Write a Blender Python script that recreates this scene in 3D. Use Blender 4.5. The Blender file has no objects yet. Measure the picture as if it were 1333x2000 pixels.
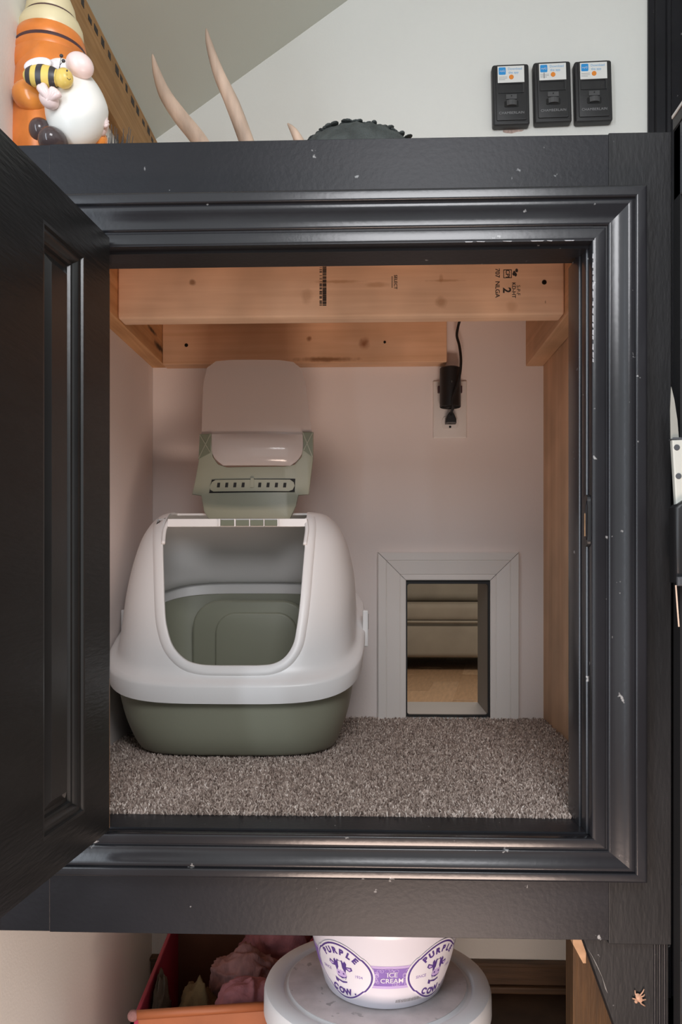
import bpy, bmesh, math, random
import numpy as np
from mathutils import Vector, Matrix, noise
from mathutils.bvhtree import BVHTree

random.seed(7)
sc = bpy.context.scene
C = sc.collection
H = 0.85                      # eye height above the floor
FPX, YAW, VY = 1600.0, math.radians(1.93), 1105.0
CT, ST = math.cos(YAW), math.sin(YAW)

# ------------------------------------------------------------------ camera, world, lights
cam = bpy.data.objects.new('camera', bpy.data.cameras.new('camera'))
C.objects.link(cam); sc.camera = cam
cam.location = (0, 0, H); cam.rotation_euler = (math.pi/2, 0, YAW)
cam.data.sensor_width = 36; cam.data.lens = 36*FPX/2000; cam.data.shift_y = (VY-1000)/2000
cam.data.clip_start = 0.02
w = bpy.data.worlds.new('room_light'); sc.world = w; w.use_nodes = True
w.node_tree.nodes['Background'].inputs[0].default_value = (0.80, 0.86, 0.88, 1)
w.node_tree.nodes['Background'].inputs[1].default_value = 0.80

def area(name, loc, target, sx, sy, power, col):
    l = bpy.data.lights.new(name, 'AREA'); l.shape = 'RECTANGLE'; l.size = sx; l.size_y = sy
    l.energy = power; l.color = col
    o = bpy.data.objects.new(name, l); C.objects.link(o); o.location = loc
    o.rotation_euler = (Vector(target)-Vector(loc)).to_track_quat('-Z', 'Y').to_euler()
    return o
area('glass_door_daylight', (-1.30, -0.95, H+0.30), (0, 1.2, H+0.25), 0.36, 2.2, 20, (0.80, 0.89, 1.0))
area('ceiling_lamp', (0.15, -0.30, H+0.90), (0, 1.35, H+0.0), 0.5, 0.5, 11, (0.97, 0.97, 1.0))
area('floor_bounce_fill', (0.10, 0.27, 0.04), (0, 1.4, H+0.40), 0.5, 0.3, 12, (1.0, 0.77, 0.65))  # added fill like bounce off the floor, brightens the pine beam; no real lamp
area('far_room_lamp', (0.8, 4.6, H+1.5), (0.7, 5.2, 0), 1.2, 1.2, 26, (1.0, 0.84, 0.68))
sc.view_settings.view_transform = 'Standard'; sc.view_settings.look = 'None'
sc.view_settings.gamma = 1; sc.view_settings.use_curve_mapping = False
sc.view_settings.exposure = 0.14

# ------------------------------------------------------------------ helpers
def at(px, py, Y):
    """world point at depth Y whose place was measured in the photograph"""
    a = (px-666.5)/FPX; t = Y/(a*ST+CT)
    return Vector((t*(a*CT-ST), Y, H+t*(VY-py)/FPX))
def ray(px, py):
    a = (px-666.5)/FPX
    return Vector((a*CT-ST, a*ST+CT, (VY-py)/FPX)).normalized()
EYE = Vector((0, 0, H))

def N(nt, t, **kw):
    n = nt.nodes.new(t)
    for k, v in kw.items(): setattr(n, k, v)
    return n
MATS = {}
def mat(name, col, rough=0.6, var=0.0, vscale=8, bump=0.0, bscale=200, spec=0.5, alpha=1.0, stretch=(1, 1, 1), flecks=0, fleck_col=(.6, .6, .58), metal=0.0, trans=0.0):
    m = bpy.data.materials.new(name); m.use_nodes = True; nt = m.node_tree
    b = nt.nodes['Principled BSDF']; L = nt.links.new
    b.inputs['Roughness'].default_value = rough; b.inputs['Specular IOR Level'].default_value = spec
    b.inputs['Metallic'].default_value = metal; b.inputs['Alpha'].default_value = alpha
    b.inputs['Transmission Weight'].default_value = trans
    tc = N(nt, 'ShaderNodeTexCoord'); mp = N(nt, 'ShaderNodeMapping'); mp.inputs['Scale'].default_value = stretch
    L(tc.outputs['Object'], mp.inputs[0])
    nz = N(nt, 'ShaderNodeTexNoise'); nz.inputs['Scale'].default_value = vscale; nz.inputs['Detail'].default_value = 5
    L(mp.outputs[0], nz.inputs['Vector'])
    cr = N(nt, 'ShaderNodeValToRGB'); e = cr.color_ramp.elements
    e[0].position = .3; e[1].position = .7
    e[0].color = (*[max(0, c*(1-var)) for c in col], 1); e[1].color = (*[min(1, c*(1+var)) for c in col], 1)
    L(nz.outputs[0], cr.inputs[0]); out = cr.outputs[0]
    if flecks:
        n2 = N(nt, 'ShaderNodeTexNoise'); n2.inputs['Scale'].default_value = 55; n2.inputs['Detail'].default_value = 3
        L(tc.outputs['Object'], n2.inputs['Vector'])
        r2 = N(nt, 'ShaderNodeMapRange'); r2.inputs[1].default_value = flecks; r2.inputs[2].default_value = flecks+.03
        L(n2.outputs[0], r2.inputs[0])
        mx = N(nt, 'ShaderNodeMix', data_type='RGBA'); L(r2.outputs[0], mx.inputs[0]); L(out, mx.inputs[6])
        mx.inputs[7].default_value = (*fleck_col, 1); out = mx.outputs[2]
    L(out, b.inputs['Base Color'])
    if bump:
        n3 = N(nt, 'ShaderNodeTexNoise'); n3.inputs['Scale'].default_value = bscale; n3.inputs['Detail'].default_value = 3
        L(mp.outputs[0], n3.inputs['Vector'])
        bp = N(nt, 'ShaderNodeBump'); bp.inputs['Strength'].default_value = bump; bp.inputs['Distance'].default_value = .002
        L(n3.outputs[0], bp.inputs['Height']); L(bp.outputs[0], b.inputs['Normal'])
    MATS[name] = m
    return m

def pine(name, light, dark, axis, knots=(), rough=.6, gscale=1.0, plane='xz'):
    """grain along axis; knots = (a, b, radius, strength) on the board face"""
    m = bpy.data.materials.new(name); m.use_nodes = True; nt = m.node_tree; L = nt.links.new
    b = nt.nodes['Principled BSDF']; b.inputs['Roughness'].default_value = rough
    b.inputs['Specular IOR Level'].default_value = .25
    tc = N(nt, 'ShaderNodeTexCoord')
    mp = N(nt, 'ShaderNodeMapping'); s = [75*gscale]*3; s['xyz'.index(axis)] = 3.0*gscale; mp.inputs['Scale'].default_value = s
    L(tc.outputs['Object'], mp.inputs[0])
    nz = N(nt, 'ShaderNodeTexNoise'); nz.inputs['Scale'].default_value = 1.0; nz.inputs['Detail'].default_value = 4; nz.inputs['Distortion'].default_value = .6
    L(mp.outputs[0], nz.inputs['Vector'])
    cr = N(nt, 'ShaderNodeValToRGB'); e = cr.color_ramp.elements; e[0].position = .32; e[1].position = .72
    e[0].color = (*dark, 1); e[1].color = (*light, 1); L(nz.outputs[0], cr.inputs[0])
    n2 = N(nt, 'ShaderNodeTexNoise'); n2.inputs['Scale'].default_value = 9; L(tc.outputs['Object'], n2.inputs['Vector'])
    r2 = N(nt, 'ShaderNodeMapRange'); r2.inputs[1].default_value = .3; r2.inputs[2].default_value = .7; r2.inputs[3].default_value = .82; r2.inputs[4].default_value = 1.1
    L(n2.outputs[0], r2.inputs[0])
    vm = N(nt, 'ShaderNodeVectorMath', operation='SCALE'); L(cr.outputs[0], vm.inputs[0]); L(r2.outputs[0], vm.inputs['Scale'])
    out = vm.outputs[0]
    for (ka, kb, kr, ks, kc, asp) in knots:
        sub = N(nt, 'ShaderNodeVectorMath', operation='SUBTRACT'); L(tc.outputs['Object'], sub.inputs[0])
        mul = N(nt, 'ShaderNodeVectorMath', operation='MULTIPLY'); L(sub.outputs[0], mul.inputs[0])
        if plane == 'xz': sub.inputs[1].default_value = (ka, 0, kb); mul.inputs[1].default_value = (1/asp, 0, 1)
        else: sub.inputs[1].default_value = (0, ka, kb); mul.inputs[1].default_value = (0, 1/asp, 1)
        wob = N(nt, 'ShaderNodeTexNoise'); wob.inputs['Scale'].default_value = 70; L(tc.outputs['Object'], wob.inputs['Vector'])
        ln = N(nt, 'ShaderNodeVectorMath', operation='LENGTH'); L(mul.outputs[0], ln.inputs[0])
        ad = N(nt, 'ShaderNodeMath', operation='MULTIPLY_ADD'); L(wob.outputs[0], ad.inputs[0]); ad.inputs[1].default_value = kr*1.2; L(ln.outputs['Value'], ad.inputs[2])
        mr = N(nt, 'ShaderNodeMapRange'); mr.inputs[1].default_value = kr*1.1; mr.inputs[2].default_value = kr*2.0; mr.inputs[3].default_value = ks; mr.inputs[4].default_value = 0
        L(ad.outputs[0], mr.inputs[0])
        mx = N(nt, 'ShaderNodeMix', data_type='RGBA'); L(mr.outputs[0], mx.inputs[0]); L(out, mx.inputs[6]); mx.inputs[7].default_value = (*kc, 1); out = mx.outputs[2]
    L(out, b.inputs['Base Color'])
    bp = N(nt, 'ShaderNodeBump'); bp.inputs['Strength'].default_value = .15; bp.inputs['Distance'].default_value = .001
    L(nz.outputs[0], bp.inputs['Height']); L(bp.outputs[0], b.inputs['Normal'])
    MATS[name] = m
    return m

def finish(name, me, m, parent=None, smooth=False):
    if smooth:
        me.polygons.foreach_set('use_smooth', [True]*len(me.polygons))
        if smooth != 'all':
            me.update()
            b = bmesh.new(); b.from_mesh(me)
            for e in b.edges:
                if len(e.link_faces) == 2 and e.calc_face_angle(0) > math.radians(smooth if smooth is not True else 40): e.smooth = False
            b.to_mesh(me); b.free()
    o = bpy.data.objects.new(name, me); C.objects.link(o)
    if m: me.materials.append(MATS[m] if isinstance(m, str) else m)
    if parent:
        o.parent = parent
        p = parent; off = Vector((0, 0, 0)); M = Matrix.Identity(4)
        chain = []
        while p: chain.append(p); p = p.parent
        for p in reversed(chain):
            M = M @ p.matrix_parent_inverse @ Matrix.LocRotScale(p.location, p.rotation_euler, p.scale)
        o.matrix_parent_inverse = M.inverted()
    return o
def obj(name, bm, m, parent=None, smooth=False, fix=True):
    me = bpy.data.meshes.new(name)
    if fix: bmesh.ops.recalc_face_normals(bm, faces=bm.faces)
    bm.to_mesh(me); bm.free()
    return finish(name, me, m, parent, smooth)
def tag(o, label, cat, group=None):
    o['label'] = label; o['category'] = cat
    if group: o['group'] = group
    return o
def struct(o): o['kind'] = 'structure'; return o
def thing(name, label, cat, loc=(0, 0, 0), group=None):
    o = bpy.data.objects.new(name, None); o.empty_display_size = .05; C.objects.link(o); o.location = loc
    return tag(o, label, cat, group)

def box(x0, x1, y0, y1, z0, z1, bev=0.0, seg=2, bm=None):
    b = bmesh.new()
    r = bmesh.ops.create_cube(b, size=1)
    for v in b.verts: v.co = Vector(((x0+x1)/2+v.co.x*(x1-x0), (y0+y1)/2+v.co.y*(y1-y0), (z0+z1)/2+v.co.z*(z1-z0)))
    if bev: bmesh.ops.bevel(b, geom=b.edges[:], offset=bev, segments=seg, profile=.5, affect='EDGES')
    if bm is None: return b
    me = bpy.data.meshes.new('t'); b.to_mesh(me); b.free(); bm.from_mesh(me); bpy.data.meshes.remove(me)
    return bm
def prism(pts, y0, y1, bev=0.0, seg=2, axes='xz'):
    """polygon of (a,b) extruded between y0 and y1 on the third axis"""
    b = bmesh.new()
    def P(a, c, d):
        return {'xz': (a, d, c), 'xy': (a, c, d), 'yz': (d, a, c)}[axes]
    v0 = [b.verts.new(P(p[0], p[1], y0)) for p in pts]; v1 = [b.verts.new(P(p[0], p[1], y1)) for p in pts]
    f0 = b.faces.new(v0); f1 = b.faces.new(list(reversed(v1))); n = len(pts)
    for i in range(n): b.faces.new((v0[(i+1) % n], v0[i], v1[i], v1[(i+1) % n]))
    bmesh.ops.recalc_face_normals(b, faces=b.faces)
    if bev:
        es = list(set(f0.edges[:] + f1.edges[:]))
        bmesh.ops.bevel(b, geom=es, offset=bev, segments=seg, profile=.5, affect='EDGES', clamp_overlap=True)
    return b
def lathe(prof, cx, cy, n=48, bm=None, closed=False):
    b = bm or bmesh.new(); rings = []
    for r, z in prof:
        rings.append([b.verts.new((cx+max(r, 1e-5)*math.cos(2*math.pi*i/n), cy+max(r, 1e-5)*math.sin(2*math.pi*i/n), z)) for i in range(n)])
    for a, c in zip(rings, rings[1:]):
        for i in range(n): b.faces.new((a[i], a[(i+1) % n], c[(i+1) % n], c[i]))
    if prof[0][0] > 1e-4 and not closed: b.faces.new(list(reversed(rings[0])))
    if prof[-1][0] > 1e-4 and not closed: b.faces.new(rings[-1])
    if closed:
        a, c = rings[-1], rings[0]
        for i in range(n): b.faces.new((a[i], a[(i+1) % n], c[(i+1) % n], c[i]))
    return b
def tube(pts, radii, n=12, bm=None):
    b = bm or bmesh.new(); pts = [Vector(p) for p in pts]; rings = []
    up = Vector((0.13, .97, .21)).normalized()
    for i, p in enumerate(pts):
        t = (pts[min(i+1, len(pts)-1)]-pts[max(i-1, 0)]).normalized()
        u = t.cross(up); u = u.normalized() if u.length > 1e-4 else t.orthogonal().normalized(); v = t.cross(u)
        r = radii[i] if isinstance(radii, (list, tuple)) else radii
        rings.append([b.verts.new(p+r*(math.cos(2*math.pi*k/n)*u+math.sin(2*math.pi*k/n)*v)) for k in range(n)])
    for a, c in zip(rings, rings[1:]):
        for i in range(n): b.faces.new((a[i], a[(i+1) % n], c[(i+1) % n], c[i]))
    b.faces.new(list(reversed(rings[0]))); b.faces.new(rings[-1])
    return b
def smooth_path(ctrl, k=6):
    P = [Vector(c) for c in ctrl]; out = []
    for i in range(len(P)-1):
        p0, p1, p2, p3 = P[max(i-1, 0)], P[i], P[i+1], P[min(i+2, len(P)-1)]
        for j in range(k):
            t = j/k
            out.append(.5*((2*p1)+(p2-p0)*t+(2*p0-5*p1+4*p2-p3)*t*t+(3*p1-p0-3*p2+p3)*t**3))
    return out+[P[-1]]
def ell(c, rx, ry, rz, rot=0, u=24, v=16, bm=None, axis='Y', pw=1.0):
    b = bm or bmesh.new(); R = Matrix.Rotation(rot, 3, axis)
    r = bmesh.ops.create_uvsphere(b, u_segments=u, v_segments=v, radius=1)
    for q in r['verts']:
        p = q.co
        q.co = Vector(c)+R @ Vector((p.x*rx, p.y*ry, p.z*rz))
    return b
def rrect(x0, x1, z0, z1, r, n=5):
    pts = []
    for cx, cz, a0 in ((x1-r, z1-r, 0), (x0+r, z1-r, 90), (x0+r, z0+r, 180), (x1-r, z0+r, 270)):
        for k in range(n+1):
            a = math.radians(a0+90*k/n); pts.append((cx+r*math.cos(a), cz+r*math.sin(a)))
    return pts
def text_mesh(s, size, align='CENTER', bold=0.0, spacing=1.0):
    cu = bpy.data.curves.new('t', 'FONT'); cu.body = s; cu.size = size; cu.align_x = align; cu.align_y = 'CENTER'
    cu.offset = bold; cu.space_character = spacing; cu.resolution_u = 3
    o = bpy.data.objects.new('t', cu); C.objects.link(o)
    dg = bpy.context.evaluated_depsgraph_get()
    me = bpy.data.meshes.new_from_object(o.evaluated_get(dg))
    bpy.data.objects.remove(o); bpy.data.curves.remove(cu)
    b = bmesh.new(); b.from_mesh(me); bpy.data.meshes.remove(me)
    return b
def text_on_front(s, size, x, y, z, rot=0.0, bold=0.0, spacing=1.0, align='CENTER'):
    """lettering on a surface facing -Y, turned by rot in that plane"""
    b = text_mesh(s, size, align, bold, spacing); c, q = math.cos(rot), math.sin(rot)
    for v in b.verts:
        a, d = v.co.x, v.co.y
        v.co = Vector((x+a*c-d*q, y, z+a*q+d*c))
    return b

# ------------------------------------------------------------------ materials
mat('wall_paint', (.80, .80, .765), .75, .02, 3, .12, 260, spec=.2)
mat('warm_lit_wall', (.83, .745, .71), .75, .02, 3, .12, 260, spec=.2)  # the wall's paint with warm bounced light put into its colour
mat('ceiling_paint', (.66, .68, .62), .8, .02, 3, .1, 260, spec=.2)
mat('black_paint', (.016, .016, .019), .36, .25, 6, .10, 160, spec=.18, flecks=.72, fleck_col=(.28, .28, .28), stretch=(1, 1, 1))
mat('casing_paint', (.020, .020, .023), .22, .2, 6, .04, 160, spec=.5, flecks=.71, fleck_col=(.30, .30, .30))
mat('black_grain', (.015, .015, .016), .5, .25, 10, .2, 90, spec=.25, stretch=(3, 3, .8), flecks=.73, fleck_col=(.25, .25, .25))
mat('door_paint', (.011, .011, .011), .36, spec=.3, var=.2, vscale=8, bump=.25, bscale=50, stretch=(6, .6, 5))
mat('door_moulding', (.014, .014, .014), .28, .2, 8, .05, 100)
mat('raw_edge', (.55, .33, .18), .8, .3, 60)
mat('white_trim', (.80, .755, .72), .5, .02, 4, .05, 200)
mat('black_rubber', (.008, .008, .009), .6, .1, 20)
mat('black_plastic', (.014, .014, .015), .42, .1, 20)
mat('controller_black', (.022, .022, .024), .5, .1, 30, .1, 500)
mat('controller_grey', (.075, .075, .078), .5, .1, 30)
mat('print_grey', (.26, .26, .27), .5)
mat('sticker_white', (.80, .80, .78), .5)
mat('sticker_blue', (.02, .30, .72), .5)
mat('sticker_blue_text', (.30, .52, .75), .5)
mat('sticker_orange', (.85, .27, .03), .4)
mat('white_plastic', (.86, .84, .83), .34, .015, 4, .03, 300)
mat('grey_plastic', (.50, .50, .50), .45, .02, 4)
mat('sage_plastic', (.30, .305, .232), .42, .03, 4, .04, 300)
mat('sage_dark', (.17, .185, .13), .45, .03, 4)
mat('clear_plastic', (.62, .53, .49), .25, .02, 5, alpha=.58)
mat('clear_plastic_lip', (.62, .56, .54), .12, .02, 5, alpha=.72)
mat('slot_black', (.006, .006, .006), .7)
mat('ink', (.035, .03, .028), .8, .3, 300)
mat('screw_black', (.012, .014, .013), .45, metal=.6)
mat('room_floor', (.055, .033, .02), .6, .45, 14, .2, 80)
mat('far_plank', (.50, .335, .215), .4, .18, 6, stretch=(9, 1, 1))
mat('sofa_fabric', (.34, .305, .255), .9, .08, 6, .3, 500)
mat('orange_glaze', (.78, .235, .045), .3, .16, 26)
mat('sleeve_glaze', (.85, .30, .06), .18, .1, 20)
mat('cream_glaze', (.80, .69, .43), .35, .07, 18)
mat('beard_white', (.86, .85, .80), .35, .02, 15)
mat('skin_glaze', (.86, .68, .65), .3, .06, 22)
mat('wing_glaze', (.82, .77, .78), .3, .04, 22)
mat('bee_yellow', (.80, .58, .14), .35, .12, 40)
mat('bee_black', (.045, .04, .045), .4, .2, 40)
mat('boot_glaze', (.07, .05, .05), .12, .2, 20)
mat('dark_glaze', (.07, .03, .035), .5, .3, 40)
mat('antler_bone', (.66, .49, .38), .55, .38, 28, .5, 90, stretch=(1, 1, .22))
mat('tread_rubber', (.045, .052, .05), .75, .3, 60, .8, 220)
mat('bucket_white', (.74, .75, .77), .42, .03, 6)
mat('lid_dusty', (.60, .55, .55), .7, .16, 30, .15, 90, flecks=.66, fleck_col=(.40, .37, .37))
mat('pail_white', (.70, .69, .76), .32, .01, 5)
mat('print_purple', (.085, .04, .23), .5, .1, 60)
mat('print_violet', (.25, .15, .47), .5, .1, 60)
mat('print_lilac', (.52, .40, .70), .5, .05, 60)
mat('print_white', (.74, .73, .79), .45)
mat('bin_red', (.34, .025, .06), .55, .15, 12)
mat('bin_orange', (.33, .10, .035), .55, .15, 12)
mat('bin_brown', (.13, .055, .03), .8, .2, 12)
mat('cloth_pink', (.34, .13, .14), .95, .2, 30, .5, 300)
mat('cloth_rose', (.28, .14, .13), .95, .25, 90, .5, 300, stretch=(1, 1, .2))
mat('cloth_olive', (.11, .07, .028), .95, .2, 30, .5, 300)
mat('cloth_grey', (.13, .11, .085), .95, .2, 30, .5, 300)
mat('insect_tan', (.46, .27, .18), .6, .2, 300)
mat('steel', (.70, .68, .60), .25, .03, 5, metal=.6)
mat('knife_handle', (.62, .62, .56), .45, .04, 10)
mat('shelf_grey', (.075, .08, .088), .6, .15, 12)
mat('silver_edge', (.60, .57, .54), .6, .1, 40)
mat('chip_grey', (.42, .43, .45), .7, .3, 400)
mat('cobweb', (.22, .21, .20), .9)
mat('carpet_back', (.10, .075, .06), 1.0, .2, 100)
mat('brown_post', (.085, .040, .012), .7, .35, 20, .3, 60, stretch=(8, 8, .8))
mat('baseboard_wood', (.10, .055, .028), .6, .35, 10, .2, 60, stretch=(.8, 5, 8))

def carpet_mat():
    m = bpy.data.materials.new('carpet_pile'); m.use_nodes = True; nt = m.node_tree; L = nt.links.new
    b = nt.nodes['Principled BSDF']; b.inputs['Roughness'].default_value = 1; b.inputs['Specular IOR Level'].default_value = .1
    a = N(nt, 'ShaderNodeAttribute'); a.attribute_name = 'tint'
    cr = N(nt, 'ShaderNodeValToRGB'); e = cr.color_ramp.elements
    e[0].color = (.17, .125, .105, 1); e[1].color = (.92, .82, .75, 1)
    k = cr.color_ramp.elements.new(.45); k.color = (.42, .335, .29, 1)
    k = cr.color_ramp.elements.new(.75); k.color = (.66, .555, .49, 1)
    L(a.outputs['Fac'], cr.inputs[0]); L(cr.outputs[0], b.inputs['Base Color']); MATS['carpet_pile'] = m
carpet_mat()

# key planes (metres)
YB = 1.66                        # back wall
XL, XR = -0.4427, 0.3515         # left wall, right plywood wall
ZC = H-0.312                     # cabinet floor under the carpet pile
WT = 0.163                       # back wall thickness
HX0, HX1, HZ0, HZ1 = 0.0751, 0.2440, H-0.3050, H-0.0290   # cat hole

# ------------------------------------------------------------------ the setting
b = bmesh.new()
box(-1.6, HX0, YB, YB+WT, 0, H+1.9, bm=b); box(HX1, 2.0, YB, YB+WT, 0, H+1.9, bm=b)
box(HX0, HX1, YB, YB+WT, 0, HZ0, bm=b); box(HX0, HX1, YB, YB+WT, HZ1, H+1.9, bm=b)
struct(obj('wall_back', b, 'wall_paint'))
struct(obj('wall_left', box(XL-.12, XL, .93, YB, 0, H+.864), 'wall_paint'))
struct(obj('wall_right', box(.645, .75, .40, YB, 0, H+1.9), 'wall_paint'))
# sloping ceiling that climbs to the right from the top of the left wall
sl = 0.70
b = prism([(XL-.12, H+.866-.12*sl), (1.2, H+.866+(1.2-XL)*sl), (1.2, H+.92+(1.2-XL)*sl), (XL-.12, H+.92-.12*sl)], .5, YB)
struct(obj('ceiling', b, 'ceiling_paint'))
struct(obj('floor', box(-2.5, 2.5, -2.5, YB, -.05, 0), 'room_floor'))
struct(obj('wall_far', box(-1.6, 4, 7.7, 7.8, 0, H+1.9), 'wall_paint'))
struct(obj('ceiling', box(-1.6, 4, YB+WT, 7.8, H+1.9, H+2.0), 'wall_paint'))
struct(obj('wall_far_left', box(-1.6, -1.5, YB+WT, 7.7, 0, H+1.9), 'wall_paint')); struct(obj('wall_far_right', box(3.9, 4, YB+WT, 7.7, 0, H+1.9), 'wall_paint'))
# brown baseboard below the cabinet
bb = struct(obj('baseboard_back', box(XL, .56, YB-.014, YB, .0, .050, .002), 'baseboard_wood'))
obj('cap_strip', box(XL, .56, YB-.020, YB, .050, .058, .002), 'baseboard_wood', bb)
obj('floor_strip', box(XL, .56, YB-.026, YB-.014, .0, .014, .003), 'baseboard_wood', bb)
# tall black moulded trim on the back wall
x0 = .558
pr = [(x0, YB), (x0, YB-.006), (x0+.010, YB-.010), (x0+.012, YB-.020), (x0+.028, YB-.022), (x0+.030, YB-.028), (x0+.036, YB-.029), (x0+.040, YB-.022),
      (x0+.062, YB-.020), (x0+.066, YB-.026), (x0+.082, YB-.026), (x0+.084, YB)]
struct(obj('trim_1', prism(pr, .0, H+1.9, axes='xy'), 'black_paint'))
# brown board along the top of the left wall, stamped along its edge
tb = thing('ledge_board', 'long brown board on the white wall, dark dashes stamped along its edge', 'board', (XL, 1.0, H+.747))
pine('brown_board', (.46, .27, .12), (.33, .175, .065), 'y', rough=.7, gscale=1.6, plane='yz')
obj('board', box(XL, XL+.018, .97, YB, H+.747, H+.852, .001), 'brown_board', tb)
yy = .99
while yy < 1.63:
    l = random.uniform(.010, .020); zz = H+.747+random.uniform(.080, .086)
    obj('stamp_mark', box(XL+.018, XL+.0185, yy, yy+l, zz, zz+random.uniform(.008, .014)), 'ink', tb); yy += random.uniform(.024, .040)
struct(obj('trim_2', box(XL, XL+.012, .93, YB, H+.852, H+.864, .001), 'wall_paint'))

# far room beyond the cat hole
fl = struct(obj('floor', box(-1.5, 4, YB+WT, 9, -.05, -.004), 'room_floor'))
pl = bpy.data.meshes.new('plank'); bq = box(-.094, .094, 0, 1.25, -.004, 0, .0015, 1); bq.to_mesh(pl); bq.free(); 
pms = []
for k, c in enumerate([(.50, .335, .215), (.44, .285, .175), (.55, .38, .25)]):
    pms.append(mat('plank_%d' % k, c, .4, .15, 6, stretch=(9, 1, 1)))
pmeshes = []
for m_ in pms:
    q = pl.copy(); q.materials.append(m_); pmeshes.append(q)
ang = math.radians(-9)
for i in range(8):
    for j in range(5):
        o = bpy.data.objects.new('plank', random.choice(pmeshes)); C.objects.link(o); o.parent = fl
        u, v = (i-3)*.19, 1.95+(j+(i % 3)*.33-.4)*1.253
        o.location = (.1+u*math.cos(ang)-(v-1.9)*math.sin(ang)*-1*0+ (v-1.9)*.16, v, 0); o.rotation_euler = (0, 0, ang)

# ------------------------------------------------------------------ cabinet
cab = thing('cabinet', 'black built-in cabinet with moulded frame, panelled door standing open and pine framing inside', 'cabinet', (0, .95, 0))
F0, F1 = .95, .97               # face-frame front and back
ZT, ZBm = H+.495, H-.430
obj('top_rail', box(-.3746, .2758, F0, F1, H+.372, ZT, .0005), 'black_paint', cab)
obj('bottom_rail', box(-.3746, .2758, F0, F1, ZBm, H-.316, .0005), 'black_paint', cab)
obj('stile', box(XL+.001, -.3742, F0-.0004, F1, ZBm+.001, ZT-.001, .0005), 'black_paint', cab)
obj('stile', box(.2754, .3465, F0-.0008, F1, ZBm-.004, ZT+.0015, .0010), 'black_grain', cab)
# moulded casing, four mitred lengths
OX0, OX1, OZ0, OZ1 = -.335, .2555, H-.3105, H+.3705
CW = .0585
P = [(0, .0), (0, .007), (.0008, .0085), (.0022, .009), (.0135, .0092), (.0145, .0078), (.0160, .0078), (.0168, .0102), (.0185, .0112), (.0235, .0112), (.0290, .0120), (.0340, .0142),
     (.0380, .0160), (.0415, .0163), (.0435, .0155), (.0445, .0150), (.0450, .0182), (.0465, .0192), (.0555, .0192), (.0578, .0180), (CW, .0155), (CW, 0)]
def casing(side):
    b = bmesh.new(); A, B = [], []
    for u, v in P:
        y = F0-v
        if side == 'top': p, q = (OX0-u, y, OZ1+u), (OX1+u, y, OZ1+u)
        elif side == 'bottom': p, q = (OX0-u, y, OZ0-u*.80), (OX1+u, y, OZ0-u*.80)
        elif side == 'right': p, q = (OX1+u, y, OZ0-u*.80), (OX1+u, y, OZ1+u)
        else: p, q = (OX0-u, y, OZ0-u*.80), (OX0-u, y, OZ1+u)
        A.append(b.verts.new(p)); B.append(b.verts.new(q))
    for i in range(len(P)): 
        j = (i+1) % len(P); b.faces.new((A[i], A[j], B[j], B[i]))
    b.faces.new(A); b.faces.new(B[::-1]); bmesh.ops.recalc_face_normals(b, faces=b.faces); b.normal_update()
    L_ = [e for e in b.edges if {e.verts[0], e.verts[1]} in [{p, q} for p, q in zip(A, B)] and e.calc_face_angle_signed(0) > math.radians(18)]
    bmesh.ops.bevel(b, geom=L_, offset=.0009, segments=3, profile=.5, affect='EDGES', clamp_overlap=True)
    return obj('casing_length', b, 'casing_paint', cab, smooth=40)
for s_ in ('top', 'bottom', 'right', 'left'): casing(s_)
# jambs with a stepped door stop
def jamb_prof(side):
    s = [(.9425, 0), (.958, 0), (.9586, .0008), (.9592, .0022), (.9604, .0027), (.980, .0027), (.9806, .0034), (.9812, .0048), (.9824, .0053), (1.030, .0053), (1.030, -.014), (.9413, -.014), (.9413, -.0014), (.9417, -.0005)]
    return s
b = prism([(OX1-.001-d, y) for y, d in jamb_prof('r')], OZ0-.0, OZ1, .0, axes='xy'); obj('jamb', b, 'casing_paint', cab, smooth=40)
b = prism([(OX0+.001+d, y) for y, d in jamb_prof('l')], OZ0, OZ1, .0, axes='xy'); obj('jamb', b, 'casing_paint', cab, smooth=40)
b = prism([(y, OZ1-.0005-d) for y, d in [(.9415, 0), (.956, 0), (.9565, .003), (.985, .003), (.9855, -.007), (1.03, -.007), (1.03, -.02), (.9415, -.02)]], OX0, OX1, axes='yz'); obj('head_jamb', b, 'black_paint', cab)
b = prism([(y, OZ0+d) for y, d in [(.9415, -.001), (.960, -.001), (.9605, .0012), (1.012, .0012), (1.012, -.014), (.9415, -.014)]], OX0, OX1, axes='yz'); obj('sill', b, 'black_paint', cab)
# strike plate with raw wood showing in the mortise
sx = OX1-.0035
sp = obj('strike_plate', prism(rrect(.9475, .9665, H+.022, H+.082, .008), sx-.0012, sx+.004, .0006, axes='yz'), 'black_plastic', cab)
obj('plate_lip', tube([(sx-.0018, .9485, H+.030), (sx-.003, .9460, H+.036), (sx-.003, .9455, H+.052), (sx-.003, .9460, H+.068), (sx-.0018, .9485, H+.074)], .0010, 8), 'black_paint', sp, smooth='all')
obj('mortise', box(sx-.0016, sx+.001, .9565, .9610, H+.034, H+.061, .0008), 'raw_edge', sp)
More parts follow.
